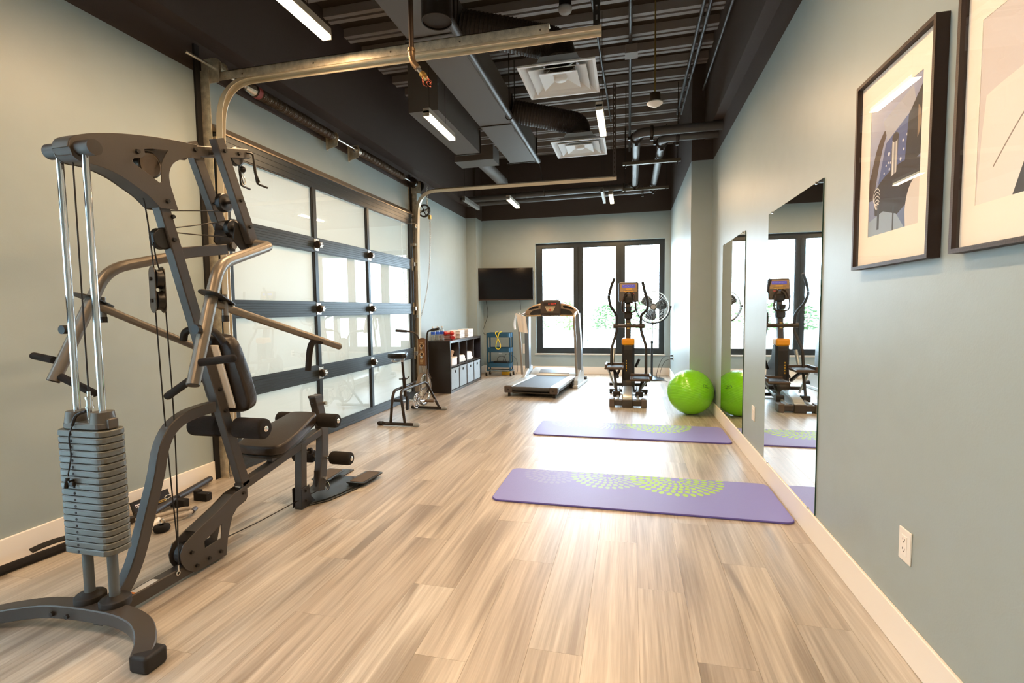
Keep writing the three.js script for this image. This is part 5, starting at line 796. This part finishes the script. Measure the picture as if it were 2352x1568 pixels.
// ---------- utility cart, jump rope ----------
{
  const cx = -2.508, cz = -9.42, hw = 0.235, hd = 0.15, B = mat('#2c5a78', 0.35, 0.1), t = thing('utility_cart', 'blue three-tier metal utility cart on castors below the television', 'utility cart', [cx, 0, cz]);
  const tray = (y0, y1) => { const o = roundRect(cx - hw, cx + hw, cz - hd, cz + hd, 0.05), i = roundRect(cx - hw + 0.004, cx + hw - 0.004, cz - hd + 0.004, cz + hd - 0.004, 0.046); const s = shapeOf(o.map(([x, z]) => [x, -z])); s.holes.push(new THREE.Path(i.map(([x, z]) => new THREE.Vector2(x, -z)))); return W('tray', [new THREE.ExtrudeGeometry(s, { depth: y1 - y0, bevelEnabled: false }).rotateX(-Math.PI / 2).translate(0, y0, 0), plateY(o, y0, y0 + 0.004, 0.001)], B, t); };
  tray(0.762, 0.848); tray(0.47, 0.556); tray(0.175, 0.258);
  for (const s of [-1, 1]) for (const q of [-1, 1]) W('post', rb(cx + s * (hw - 0.005) - 0.014, cx + s * (hw - 0.005) + 0.014, 0.1, 0.85, cz + q * 0.1 - 0.008, cz + q * 0.1 + 0.008, 0.004), B, t);
  W('wheel_frame', [tube([[cx - hw, 0.105, cz - 0.13], [cx + hw, 0.105, cz - 0.13]], 0.01), tube([[cx - hw, 0.105, cz + 0.13], [cx + hw, 0.105, cz + 0.13]], 0.01), tube([[cx - hw, 0.105, cz - 0.13], [cx - hw, 0.105, cz + 0.13]], 0.01), tube([[cx + hw, 0.105, cz - 0.13], [cx + hw, 0.105, cz + 0.13]], 0.01)], B, t);
  for (const s of [-1, 1]) for (const q of [-1, 1]) { const x = cx + s * (hw + 0.01), z = cz + q * 0.13, c = W('castor', [cyl([x, 0.06, z], [x, 0.11, z], 0.012), rb(x - 0.02, x + 0.02, 0.045, 0.08, z - 0.014, z + 0.014, 0.006)], M.zinc, t); W('wheel', [cyl([x - 0.014, 0.036, z], [x + 0.014, 0.036, z], 0.036, 0.036, 22)], M.blk, c); W('hub', cyl([x - 0.016, 0.036, z], [x + 0.016, 0.036, z], 0.016, 0.016, 14), M.chrome, c); }
  W('name_tag', rb(cx + 0.01, cx + 0.075, 0.436, 0.458, cz + hd - 0.02, cz + hd - 0.014, 0.002, 1), mat('#c9ced0', 0.4, 0.5), t);
  const rope = [[cx - 0.06, 0.86, cz - 0.06], [cx - 0.05, 0.862, cz + 0.1], [cx - 0.045, 0.845, cz + 0.165], [cx + 0.0, 0.76, cz + 0.172], [cx + 0.055, 0.62, cz + 0.17], [cx + 0.045, 0.55, cz + 0.17], [cx + 0.005, 0.535, cz + 0.17], [cx - 0.035, 0.56, cz + 0.17], [cx - 0.03, 0.63, cz + 0.172], [cx + 0.005, 0.75, cz + 0.176], [cx + 0.03, 0.845, cz + 0.165], [cx + 0.035, 0.862, cz + 0.08], [cx + 0.03, 0.86, cz - 0.05]];
  const r = thing('resistance_tube', 'yellow and green exercise tube looped over the front of the cart', 'exercise band', [cx, 0.53, cz + 0.17]);
  W('yellow_tube', wire(rope, 0.0075, 120, 8), mat('#f2d51c', 0.4), r); W('green_tube', wire(rope.slice(5, 11).map(([x, y, z]) => [x + 0.004, y + 0.012, z - 0.013]), 0.006, 60, 8), mat('#2e9a4a', 0.45), r);
  const bk = thing('cable_box', 'black router box with cables in the bottom tray of the cart', 'router', [cx, 0.18, cz]);
  W('box', rb(cx - 0.12, cx + 0.17, 0.18, 0.285, cz - 0.09, cz + 0.08, 0.01), M.blk, bk); W('cable', wire([[cx - 0.05, 0.285, cz + 0.03], [cx - 0.03, 0.36, cz + 0.05], [cx + 0.06, 0.385, cz + 0.05], [cx + 0.12, 0.33, cz + 0.03], [cx + 0.12, 0.285, cz + 0.02]], 0.004), M.cable, bk); W('cable', wire([[cx + 0.05, 0.285, cz - 0.02], [cx + 0.12, 0.42, cz - 0.06], [cx + 0.3, 0.33, cz - 0.1], [cx + 0.33, 0.1, cz - 0.1], [cx + 0.28, 0.01, cz - 0.2]], 0.004), M.cable, bk);
  one('yellow_block', rb(cx + 0.02, cx + 0.19, 0.0, 0.07, cz - 0.13, cz - 0.02, 0.012, 3), mat('#d8a51f', 0.7), 'yellow foam block on the floor under the cart', 'foam block');
}
{ // television turned toward the camera on its wall arm
  const t = thing('television', 'black flat television on a wall arm beside the window', 'television', [-2.45, 1.49, -9.66]); t.rotation.y = 0.2;
  const w = 1.13, h = 0.645;
  L('bezel', [new RoundedBoxGeometry(w, h, 0.045, 2, 0.006).translate(0, h / 2, 0)], M.blk, t);
  L('screen', new THREE.PlaneGeometry(w - 0.02, h - 0.035).translate(0, h / 2 + 0.005, 0.0232), mat('#0a0809', 0.08), t, 'switched-off glossy black screen');
  L('lower_trim', new THREE.BoxGeometry(w - 0.01, 0.009, 0.004).translate(0, 0.008, 0.0225), mat('#5a4a44', 0.3, 0.6), t);
  L('wall_arm', [new THREE.BoxGeometry(0.25, 0.3, 0.03).translate(0, h / 2, -0.037), new THREE.BoxGeometry(0.06, 0.08, 0.13).translate(0.0, h / 2, -0.1)], M.blkMatte, t);
  one('television_cable', [wire([[-2.86, 1.5, -9.68], [-2.845, 1.36, -9.72], [-2.84, 1.2, -9.74], [-2.9, 1.0, -9.72], [-2.915, 0.86, -9.62], [-2.84, 0.8, -9.55], [-2.76, 0.82, -9.5]], 0.0045, 60)], M.cable, 'thin black cable hanging from the television to the cart', 'cable');
  L('power_cord', wire([[0.3, 0.1, -0.03], [0.3, -0.03, -0.06], [0.31, -0.15, -0.1], [0.31, -0.2, -0.12]], 0.004, 30), M.cable, t);
}
// ---------- treadmill ----------
{
  const t = thing('treadmill', 'silver motorised treadmill facing the window', 'treadmill', [-1.36, 0, -7.75]); t.rotation.y = -0.1;
  const silver = mat('#c3c9cc', 0.3, 0.35), grey = mat('#7d8388', 0.35, 0.3), dk = mat('#2b2926', 0.5);
  // local: +z is the rear (toward the camera); floor y = 0
  const R = 0.66, F = -0.95;
  L('deck_frame', [rb(-0.39, 0.39, 0.07, 0.13, F + 0.1, R - 0.05, 0.01)], dk, t);
  for (const s of [-1, 1]) L('side_rail', [rb(s * 0.41 - (s > 0 ? 0.125 : 0), s * 0.41 + (s > 0 ? 0 : 0.125), 0.115, 0.165, -0.68, R - 0.04, 0.012)], silver, t);
  L('running_belt', [rb(-0.285, 0.285, 0.12, 0.151, -0.68, R - 0.02, 0.008), cyl([-0.285, 0.118, R - 0.02], [0.285, 0.118, R - 0.02], 0.034, 0.034, 20)], mat('#3c3f42', 0.62, 0, { bumpMap: speckle, bumpScale: 0.0006 }), t);
  for (const s of [-1, 1]) { L('end_cap', [rb(s * 0.412 - (s > 0 ? 0.125 : 0), s * 0.412 + (s > 0 ? 0 : 0.125), 0.06, 0.16, R - 0.06, R + 0.025, 0.014)], mat('#4b423b', 0.5), t); L('cap_screw', cyl([s * 0.345, 0.11, R + 0.024], [s * 0.345, 0.11, R + 0.029], 0.012), M.blk, t); L('rear_foot', [cyl([s * 0.35, 0.0, R - 0.03], [s * 0.35, 0.07, R - 0.03], 0.02, 0.016)], M.rubber, t); }
  L('rear_bar', rb(-0.29, 0.29, 0.055, 0.075, R - 0.05, R + 0.01, 0.006), dk, t);
  const hood = plateX(smooth2([[-0.64, 0.15], [-0.68, 0.19], [-0.8, 0.235], [-1.0, 0.255], [-1.12, 0.22], [-1.16, 0.08], [-1.14, 0.05], [-0.7, 0.06]], 36), -0.42, 0.42, 0.02);
  L('motor_hood', hood, silver, t); L('hood_panel', plateX([[-0.66, 0.172], [-0.69, 0.2], [-0.8, 0.246], [-0.94, 0.262], [-0.94, 0.25], [-0.8, 0.23], [-0.68, 0.17]], -0.26, 0.28, 0.004), grey, t);
  for (const s of [-1, 1]) {
    L('base_foot', [rb(s * 0.46 - 0.045, s * 0.46 + 0.045, 0.0, 0.05, -1.2, -0.3, 0.014), plateX([[-0.34, 0.02], [-0.36, 0.12], [-0.6, 0.26], [-0.78, 0.32], [-0.86, 0.3], [-0.9, 0.02]], s * 0.46 - 0.035, s * 0.46 + 0.035, 0.012)], silver, t);
    L('upright', [bar([[s * 0.46, 0.24, -0.7], [s * 0.46, 0.7, -0.68], [s * 0.435, 1.22, -0.62]], 0.075, 0.12, 0.2, [0, 0.1, 1])], grey, t);
    L('handrail', [tube([[s * 0.47, 0.2, -0.38], [s * 0.47, 0.7, -0.3], [s * 0.47, 1.12, -0.2], [s * 0.46, 1.19, -0.26], [s * 0.44, 1.24, -0.5]], 0.02, 0.1, 14)], mat('#a49c90', 0.32, 0.6), t);
    L('transport_wheel', cyl([s * 0.5, 0.05, -1.1], [s * 0.42, 0.05, -1.1], 0.05), M.rubber, t);
  }
  for (const s of [-1, 1]) L('front_leg_bracket', rb(s * 0.385 - 0.025, s * 0.385 + 0.025, 0.0, 0.14, -0.38, -0.3, 0.01), M.blkMatte, t);
  // console
  const tan = mat('#a3896b', 0.4, 0.2);
  const con = L('console_bridge', plateZ(smooth2([[-0.455, 1.2], [-0.45, 1.27], [-0.36, 1.345], [-0.2, 1.395], [0, 1.4], [0.2, 1.395], [0.36, 1.345], [0.45, 1.27], [0.455, 1.2], [0.3, 1.195], [0, 1.2], [-0.3, 1.195]].reverse(), 60), -0.66, -0.54, 0.02), tan, t);
  for (const s of [-1, 1]) { L('tray_recess', plateZ(smooth2([[s * 0.37, 1.215], [s * 0.33, 1.27], [s * 0.22, 1.3], [s * 0.14, 1.3], [s * 0.12, 1.215]], 24), -0.545, -0.535, 0.002), dk, con); L('cup_holder', plateZ(smooth2([[s * 0.4, 1.29], [s * 0.36, 1.325], [s * 0.26, 1.355], [s * 0.21, 1.35], [s * 0.22, 1.325], [s * 0.3, 1.305]], 24), -0.545, -0.532, 0.003), M.blkMatte, con); }
  const face = canvasTex(512, 320, (g, w, h) => { g.fillStyle = '#4a3d33'; g.fillRect(0, 0, w, h); g.fillStyle = '#2a1c18'; g.fillRect(70, 40, 372, 80); g.fillStyle = '#ff4a3a'; g.font = 'bold 66px monospace'; g.fillText('8:88', 200, 106); g.fillRect(380, 62, 44, 26); g.fillStyle = '#cdb48e'; g.beginPath(); g.moveTo(110, 140); g.lineTo(402, 140); g.lineTo(340, 270); g.lineTo(170, 270); g.fill(); g.fillStyle = '#8a6f4c'; for (let i = 0; i < 6; i++) { g.beginPath(); g.arc(150 + i * 42, 180, 12, 0, 7); g.fill(); } g.fillStyle = '#d3271f'; g.beginPath(); g.arc(256, 235, 26, 0, 7); g.fill(); });
  const box = L('console_head', [rb(-0.175, 0.175, 1.19, 1.44, -0.60, -0.5, 0.02)], mat('#4b3f36', 0.45), t);
  L('display_face', new THREE.PlaneGeometry(0.32, 0.21).rotateX(-0.12).translate(0, 1.335, -0.492), mat('#ffffff', 0.4, 0, { map: face }), box, 'console face with red digits and a red stop button');
  L('book_rest', [rb(-0.13, 0.13, 1.435, 1.46, -0.6, -0.57, 0.006)], mat('#8a857c', 0.4, 0.5), box); L('safety_cord', wire([[0, 1.26, -0.485], [0.003, 1.2, -0.47], [0.0, 1.15, -0.48]], 0.003), M.blk, box);
  L('lower_grip', [tube([[-0.44, 1.185, -0.55], [0, 1.2, -0.52], [0.44, 1.185, -0.55]], 0.013, 0.2)], mat('#b39a72', 0.4, 0.4), t);
  // towel over the left rail
  const tw = thing('hanging_towel', 'white towel draped over the left handrail of the treadmill', 'towel', [-1.79, 0.95, -7.95]);
  const sheet = (fn, n = 18, m = 14) => { const P = []; for (let i = 0; i < n; i++) for (let j = 0; j < m; j++) for (const [a, b] of [[i, j], [i + 1, j], [i + 1, j + 1], [i, j], [i + 1, j + 1], [i, j + 1]]) { const q = fn(a / n, b / m); P.push(q.x, q.y, q.z); } const g = new THREE.BufferGeometry(); g.setAttribute('position', new THREE.BufferAttribute(new Float32Array(P), 3)); return toCreasedNormals(g, 1.5); };
  const tm = mat('#f4efe8', 0.95, 0, { bumpMap: foamBump, bumpScale: 0.002 });
  // u runs down the cloth from the rail, v across it
  W('front_fall', sheet((u, v) => V(-1.835 + 0.16 * v + 0.06 * u - 0.02 * v * u, 1.235 - 0.05 * v * (1 - u) - 0.30 * u - 0.03 * v * u, -7.95 + 0.018 * Math.sin(v * 11 + u) + 0.02 * u)), tm, tw);
  W('back_fall', sheet((u, v) => V(-1.84 - 0.035 * Math.sin(u * 2.2) + 0.01 * v, 1.238 - 0.27 * u, -7.95 - 0.1 * v + 0.012 * Math.sin(v * 9 + u * 3))), tm, tw);
  W('top_fold', sheet((u, v) => { const a = Math.PI * (0.0 + u); return V(-1.815 + 0.03 * Math.cos(a) + 0.02 * (1 - v), 1.215 + 0.03 * Math.sin(a), -7.95 - 0.12 * v); }, 10, 6), tm, tw);
}
// ---------- elliptical ----------
{
  const X = -0.028, t = thing('elliptical_trainer', 'black elliptical trainer with an orange cap, facing the window', 'elliptical trainer', [X, 0, -7.1]), D = mat('#23211f', 0.45), G = mat('#3d3833', 0.45), S2 = mat('#b9c2c6', 0.3, 0.5);
  const p = (dx, y, z) => [X + dx, y, z];
  W('rear_base', [rb(X - 0.235, X + 0.235, 0.02, 0.095, -6.68, -6.57, 0.012), rb(X - 0.075, X + 0.065, 0.0, 0.105, -6.7, -6.55, 0.012)], G, t);
  for (const s of [-1, 1]) W('base_cap', rb(X + s * 0.205 - 0.035, X + s * 0.205 + 0.035, 0.0, 0.11, -6.70, -6.55, 0.014), mat('#5a5049', 0.5), t);
  W('track_cover', [plateX(smooth2([[-6.6, 0.1], [-6.66, 0.14], [-6.9, 0.19], [-7.1, 0.2], [-7.2, 0.1], [-7.0, 0.04], [-6.6, 0.05]], 30), X - 0.075, X + 0.065, 0.015)], S2, t, 'pale silver rail cover');
  for (const s of [-1, 1]) W('guide_rail', cyl(p(s * 0.13, 0.09, -6.6), p(s * 0.13, 0.14, -7.4), 0.02), S2, t);
  W('front_base', [rb(X - 0.28, X + 0.29, 0.02, 0.07, -7.72, -7.64, 0.012), rb(X - 0.05, X + 0.05, 0.02, 0.1, -7.66, -7.1, 0.01)], D, t);
  for (const s of [-1, 1]) W('leveling_foot', cyl(p(s * 0.26, 0.0, -7.68), p(s * 0.26, 0.03, -7.68), 0.022, 0.014), M.rubber, t);
  // drive shroud with the orange cap
  W('drive_shroud', [plateX(smooth2([[-7.3, 0.12], [-7.29, 0.5], [-7.31, 0.79], [-7.46, 0.79], [-7.55, 0.6], [-7.72, 0.5], [-7.78, 0.3], [-7.7, 0.12]], 40), X - 0.085, X + 0.09, 0.03)], D, t);
  W('shroud_shield', [plateX(smooth2([[-7.26, 0.1], [-7.24, 0.2], [-7.27, 0.27], [-7.4, 0.26], [-7.4, 0.1]], 20), X - 0.09, X + 0.095, 0.015)], G, t);
  W('orange_cap', [rb(X - 0.092, X + 0.092, 0.765, 0.865, -7.47, -7.28, 0.03, 4)], mat('#f0a016', 0.4), t, 'orange cap');
  W('yellow_scale', Array.from({ length: 9 }, (_, i) => bx(X - 0.03, X - 0.018, 0.25 + i * 0.035, 0.27 + i * 0.035, -7.282, -7.279)), mat('#d7a72c', 0.5), t); 
  W('mast', [bar([p(0.0, 0.8, -7.42), p(0.0, 1.2, -7.5), p(-0.005, 1.4, -7.55)], 0.075, 0.085, 0.05, [0, 0.2, 1]), rb(X - 0.06, X + 0.06, 1.14, 1.24, -7.53, -7.41, 0.02)], D, t);
  W('mast_sticker', bx(X - 0.017, X + 0.017, 1.0, 1.08, -7.4115, -7.41), mat('#cdb66a', 0.5), t);
  W('pivot_bar', cyl(p(-0.21, 1.04, -7.42), p(0.235, 1.04, -7.42), 0.028), G, t);
  // console
  const con = W('console', [new RoundedBoxGeometry(0.285, 0.3, 0.06, 3, 0.025).rotateX(-0.25).translate(X + 0.005, 1.535, -7.53)], mat('#2a2624', 0.4), t);
  const scr = canvasTex(512, 512, (g, w, h) => { g.fillStyle = '#2a2523'; g.fillRect(0, 0, w, h); g.fillStyle = '#b18a52'; g.fillRect(20, 16, 472, 236); g.fillStyle = '#5c62ff'; g.fillRect(70, 50, 372, 86); g.fillStyle = '#a9adff'; for (let i = 0; i < 9; i++) g.fillRect(90 + i * 38, 70 + (i * 13 % 30), 26, 10); g.fillStyle = '#f4b41c'; g.fillRect(170, 158, 180, 30); g.fillRect(120, 226, 270, 20); g.fillStyle = '#7b5a2d'; for (let i = 0; i < 8; i++) g.fillRect(110 + i * 38, 200, 26, 14); g.fillStyle = '#c33434'; g.fillRect(350, 290, 60, 34); g.fillStyle = '#3a5f9a'; g.fillRect(220, 280, 70, 30); });
  W('console_face', new THREE.PlaneGeometry(0.265, 0.28).rotateX(-0.25).translate(X + 0.005, 1.538, -7.497), mat('#ffffff', 0.4, 0, { map: scr }), con, 'tan console face with a blue screen');
  W('fixed_handle', [tube([p(0.005, 1.235, -7.42), p(-0.085, 1.24, -7.38), p(-0.09, 1.36, -7.36), p(-0.055, 1.5, -7.40), p(-0.02, 1.53, -7.44)], 0.013, 0.05, 12), tube([p(0.005, 1.235, -7.42), p(0.1, 1.24, -7.38), p(0.105, 1.36, -7.36), p(0.07, 1.5, -7.40), p(0.035, 1.53, -7.44)], 0.013, 0.05, 12)], mat('#3a2c24', 0.4, 0.3), t);
  W('console_neck', rb(X - 0.06, X + 0.07, 1.37, 1.47, -7.56, -7.46, 0.02), D, t);
  W('bottle_holder', [lathe([[0.03, 0], [0.045, 0.01], [0.05, 0.07], [0.046, 0.07], [0.04, 0.014], [0, 0.012]], X + 0.003, 1.255, -7.37, 22)], D, t);
  // moving arms
  const arms = [[-1, [[-0.19, 1.725, -7.2], [-0.235, 1.62, -7.21], [-0.275, 1.46, -7.24], [-0.25, 1.33, -7.3], [-0.165, 1.2, -7.38], [-0.165, 1.04, -7.42], [-0.165, 0.95, -7.42], [-0.235, 0.72, -7.3], [-0.235, 0.42, -7.22]]], [1, [[0.195, 1.665, -7.2], [0.235, 1.5, -7.23], [0.275, 1.38, -7.27], [0.265, 1.27, -7.3], [0.18, 1.2, -7.38], [0.178, 1.04, -7.42], [0.185, 0.96, -7.42], [0.25, 0.76, -7.32], [0.25, 0.34, -7.25]]]];
  for (const [s, q] of arms) { W('swing_arm', tube(q.map((k) => p(...k)), 0.02, 0.05, 12), D, t); W('arm_joint', [cyl(p(s * 0.15 + 0.005, 1.04, -7.42), p(s * 0.22 + 0.005, 1.04, -7.42), 0.034)], G, t); W('arm_knuckle', rb(X + s * 0.242 - 0.02, X + s * 0.242 + 0.02, (s > 0 ? 0.34 : 0.42) - 0.03, (s > 0 ? 0.34 : 0.42) + 0.04, -7.26, -7.2, 0.008), M.blk, t); }
  // pedal arms and pedals
  for (const [s, y, z] of [[-1, 0.47, -7.1], [1, 0.33, -6.98]]) {
    const cx = X + s * 0.175, a = W('pedal', [rb(cx - 0.145, cx + 0.12, y - 0.02, y + 0.012, z - 0.18, z + 0.16, 0.012), rb(cx - s * -0.125 - 0.015, cx - s * -0.125 + 0.015, y, y + 0.055, z - 0.18, z + 0.16, 0.01), rb(cx - 0.14, cx + 0.12, y, y + 0.045, z - 0.19, z - 0.16, 0.008)], mat('#4a3c32', 0.5), t);
    W('tread', rb(cx - 0.1, cx + 0.1, y + 0.01, y + 0.017, z - 0.15, z + 0.14, 0.003), M.rubber, a);
    W('pedal_arm', [bar([[X + s * 0.2, y - 0.03, z + 0.1], [X + s * 0.2, y - 0.06, z - 0.15], [X + s * 0.15, 0.28, -7.45]], 0.035, 0.04), cyl([X + s * 0.15, 0.15, -6.85], [X + s * 0.19, y - 0.03, z], 0.018)], D, t);
    W('roller_bracket', [rb(X + s * 0.15 - 0.05, X + s * 0.15 + 0.05, 0.09, 0.17, -6.92, -6.82, 0.012), cyl([X + s * 0.10, 0.12, -6.86], [X + s * 0.16, 0.12, -6.86], 0.035)], D, t);
    W('link_tube', cyl([X + s * 0.29, y + 0.0, z - 0.05], [X + s * 0.18, 0.15, -7.2], 0.014), S2, t);
    W('crank_arm', cyl([X + s * 0.11, 0.42, -7.6], [X + s * 0.16, 0.42 + s * 0.12, -7.55], 0.02), D, t);
  }
  for (const s of [-1, 1]) W('cross_tube', cyl(p(s * 0.265, 0.195, -7.3), p(s * 0.075, 0.195, -7.3), 0.024), D, t);
  W('silver_strut', cyl(p(-0.2, 0.7, -7.45), p(-0.22, 0.45, -7.35), 0.022), S2, t);
}
// ---------- pedestal fan ----------
{
  const c = [0.4, 1.315, -9.2], R = 0.275, t = thing('pedestal_fan', 'large silver pedestal fan standing in front of the window', 'fan', [0.385, 0, -9.22]);
  W('base', lathe([[0, 0.0], [0.215, 0.002], [0.222, 0.014], [0.2, 0.028], [0.1, 0.045], [0.03, 0.07], [0, 0.07]], 0.385, 0, -9.27, 40), mat('#4d565b', 0.3, 0.5), t);
  W('pole', [cyl([0.385, 0.06, -9.27], [0.385, 0.68, -9.27], 0.02), cyl([0.385, 0.66, -9.27], [0.385, 0.7, -9.27], 0.026)], mat('#2c3236', 0.35, 0.4), t); W('inner_pole', cyl([0.385, 0.7, -9.27], [0.39, 1.06, -9.27], 0.0125), M.chrome, t);
  const yoke = []; for (let i = 0; i <= 24; i++) { const a = Math.PI + i / 24 * Math.PI; yoke.push(V(c[0] + 0.295 * Math.cos(a), c[1] + 0.295 * Math.sin(a), c[2] - 0.05)); }
  W('yoke', sweep(yoke, rect(0.02, 0.03, 0.003), [0, 0, 1]), mat('#14181a', 0.35, 0.3), t);
  const cage = []; cage.push(ring(...c, R, 0.008, 'z', 60, 8)); for (const [r, dz] of [[0.06, 0.055], [0.12, 0.05], [0.18, 0.04], [0.23, 0.025]]) { cage.push(ring(c[0], c[1], c[2] + dz, r, 0.0018, 'z', 48, 5)); cage.push(ring(c[0], c[1], c[2] - 0.05 - dz, r, 0.0018, 'z', 48, 5)); } cage.push(ring(c[0], c[1], c[2] - 0.06, R, 0.006, 'z', 60, 6));
  for (let k = 0; k < 40; k++) { const a = k / 40 * 2 * Math.PI, q = (r, dz) => [c[0] + r * Math.cos(a), c[1] + r * Math.sin(a), c[2] + dz]; cage.push(wire([q(0.05, 0.056), q(0.16, 0.045), q(0.24, 0.022), q(R, 0)], 0.0013, 8, 4)); cage.push(wire([q(0.05, -0.1), q(0.16, -0.098), q(R, -0.06)], 0.0013, 6, 4)); }
  W('cage', cage, M.zinc, t);
  for (let k = 0; k < 3; k++) { const b = plateZ(smooth2([[0.03, -0.02], [0.1, -0.1], [0.2, -0.11], [0.245, -0.02], [0.215, 0.075], [0.1, 0.07], [0.03, 0.025]], 30), -0.002, 0.002, 0.0005).rotateX(0.45).rotateZ(0.35 + k * 2.094).translate(c[0], c[1], c[2] - 0.015); W('blade', b, mat('#2f3538', 0.4, 0.2), t); }
  W('hub', [cyl([c[0], c[1], c[2] + 0.06], [c[0], c[1], c[2] + 0.02], 0.042, 0.042, 24)], mat('#a7a09a', 0.4, 0.4), t); W('motor', cyl([c[0], c[1], c[2] - 0.02], [c[0], c[1], c[2] - 0.17], 0.06, 0.075, 24), D2(), t);
  for (const s of [-1, 1]) W('tilt_knob', [cyl([c[0] + s * 0.285, c[1], c[2] - 0.05], [c[0] + s * 0.32, c[1], c[2] - 0.05], 0.018)], M.blk, t);
  W('yoke_collar', cyl([0.392, 1.0, -9.26], [0.395, 1.04, -9.25], 0.02), M.blk, t);
  function D2() { return mat('#2e3336', 0.4, 0.3); }
}
// ---------- outside the window ----------
{
  const gr = thing('ground', 'pale concrete paving outside', null, [0, -0.15, 0], null, 'structure');
  W('paving', bx(-70, 70, -0.35, -0.15, -75, 40), mat('#d9d7d1', 0.8), gr);
  const white = mat('#8e9496', 0.5);
  const b = thing('park_bench', 'pale slatted bench out on the paving beyond the window', 'bench', [-0.5, -0.15, -17]);
  const z = -17.2, slat = (y, dz) => W('slat', rb(-1.58, 0.55, y, y + 0.07, z + dz, z + dz + 0.03, 0.008), white, b);
  slat(0.34, 0.0); slat(0.44, -0.02); slat(0.54, -0.04); for (let i = 0; i < 4; i++) W('slat', rb(-1.58, 0.55, 0.26, 0.29, z + 0.1 + i * 0.1, z + 0.18 + i * 0.1, 0.008), white, b);
  for (const x of [-1.4, 0.37]) W('leg', [tube([[x, -0.15, z + 0.45], [x, 0.25, z + 0.42], [x, 0.25, z + 0.05], [x, -0.15, z + 0.0]], 0.025, 0.08), tube([[x, 0.25, z + 0.06], [x, 0.62, z - 0.06]], 0.025)], mat('#5b6166', 0.5), b);
  const greens = ['#3d5a25', '#4d6b2e', '#33501f'].map((c) => mat(c, 0.8, 0, { transmission: 0.3, thickness: 0 }));
  const leaf = new THREE.PlaneGeometry(0.16, 0.09).rotateX(-0.5);
  [[-14.5, -33, 1.5, 1.9], [-11.5, -34, 1.7, 2.1], [-8.4, -33, 1.4, 1.8], [-6.3, -33, 1.6, 2.0], [-4.0, -33.5, 1.9, 2.2], [-1.6, -33, 1.6, 2.0], [0.7, -33, 1.8, 2.1], [3.0, -33.5, 1.5, 2.0], [5.4, -33, 1.8, 2.2], [8.2, -34, 1.6, 2.3]].forEach(([x, zz, h, w], i) => {
    const gs = [], n = 420; for (let k = 0; k < n; k++) { const a = rnd() * 6.283, r = Math.pow(rnd(), 0.45), y = rnd(), prof = Math.sqrt(Math.max(0, 1 - Math.pow(1.6 * y - 0.6, 2))) ; gs.push(leaf.clone().rotateX(rnd() * 3).rotateY(rnd() * 6.283).translate(x + Math.cos(a) * r * w * 0.5 * prof, -0.1 + y * h, zz + Math.sin(a) * r * w * 0.5 * prof)); }
    const s = thing('shrub', ['leftmost', 'second', 'third', 'fourth', 'fifth', 'sixth', 'seventh', 'eighth', 'ninth', 'rightmost'][i] + ' rounded green shrub in the row beyond the paving', 'shrub', [x, -0.15, zz], 'shrubs beyond the paving');
    const f = W('foliage', gs, greens[i % 3], s); f.userData.kind = 'stuff';
    W('stem', cyl([x, -0.15, zz], [x, h * 0.5, zz], 0.05, 0.03), M.subfloor, s);
  });
}
scene.traverse((o) => { if (o.isMesh) { o.castShadow = true; o.receiveShadow = true; } if (o.isLight && o.shadow) o.castShadow = true; });
renderer.render(scene, camera);
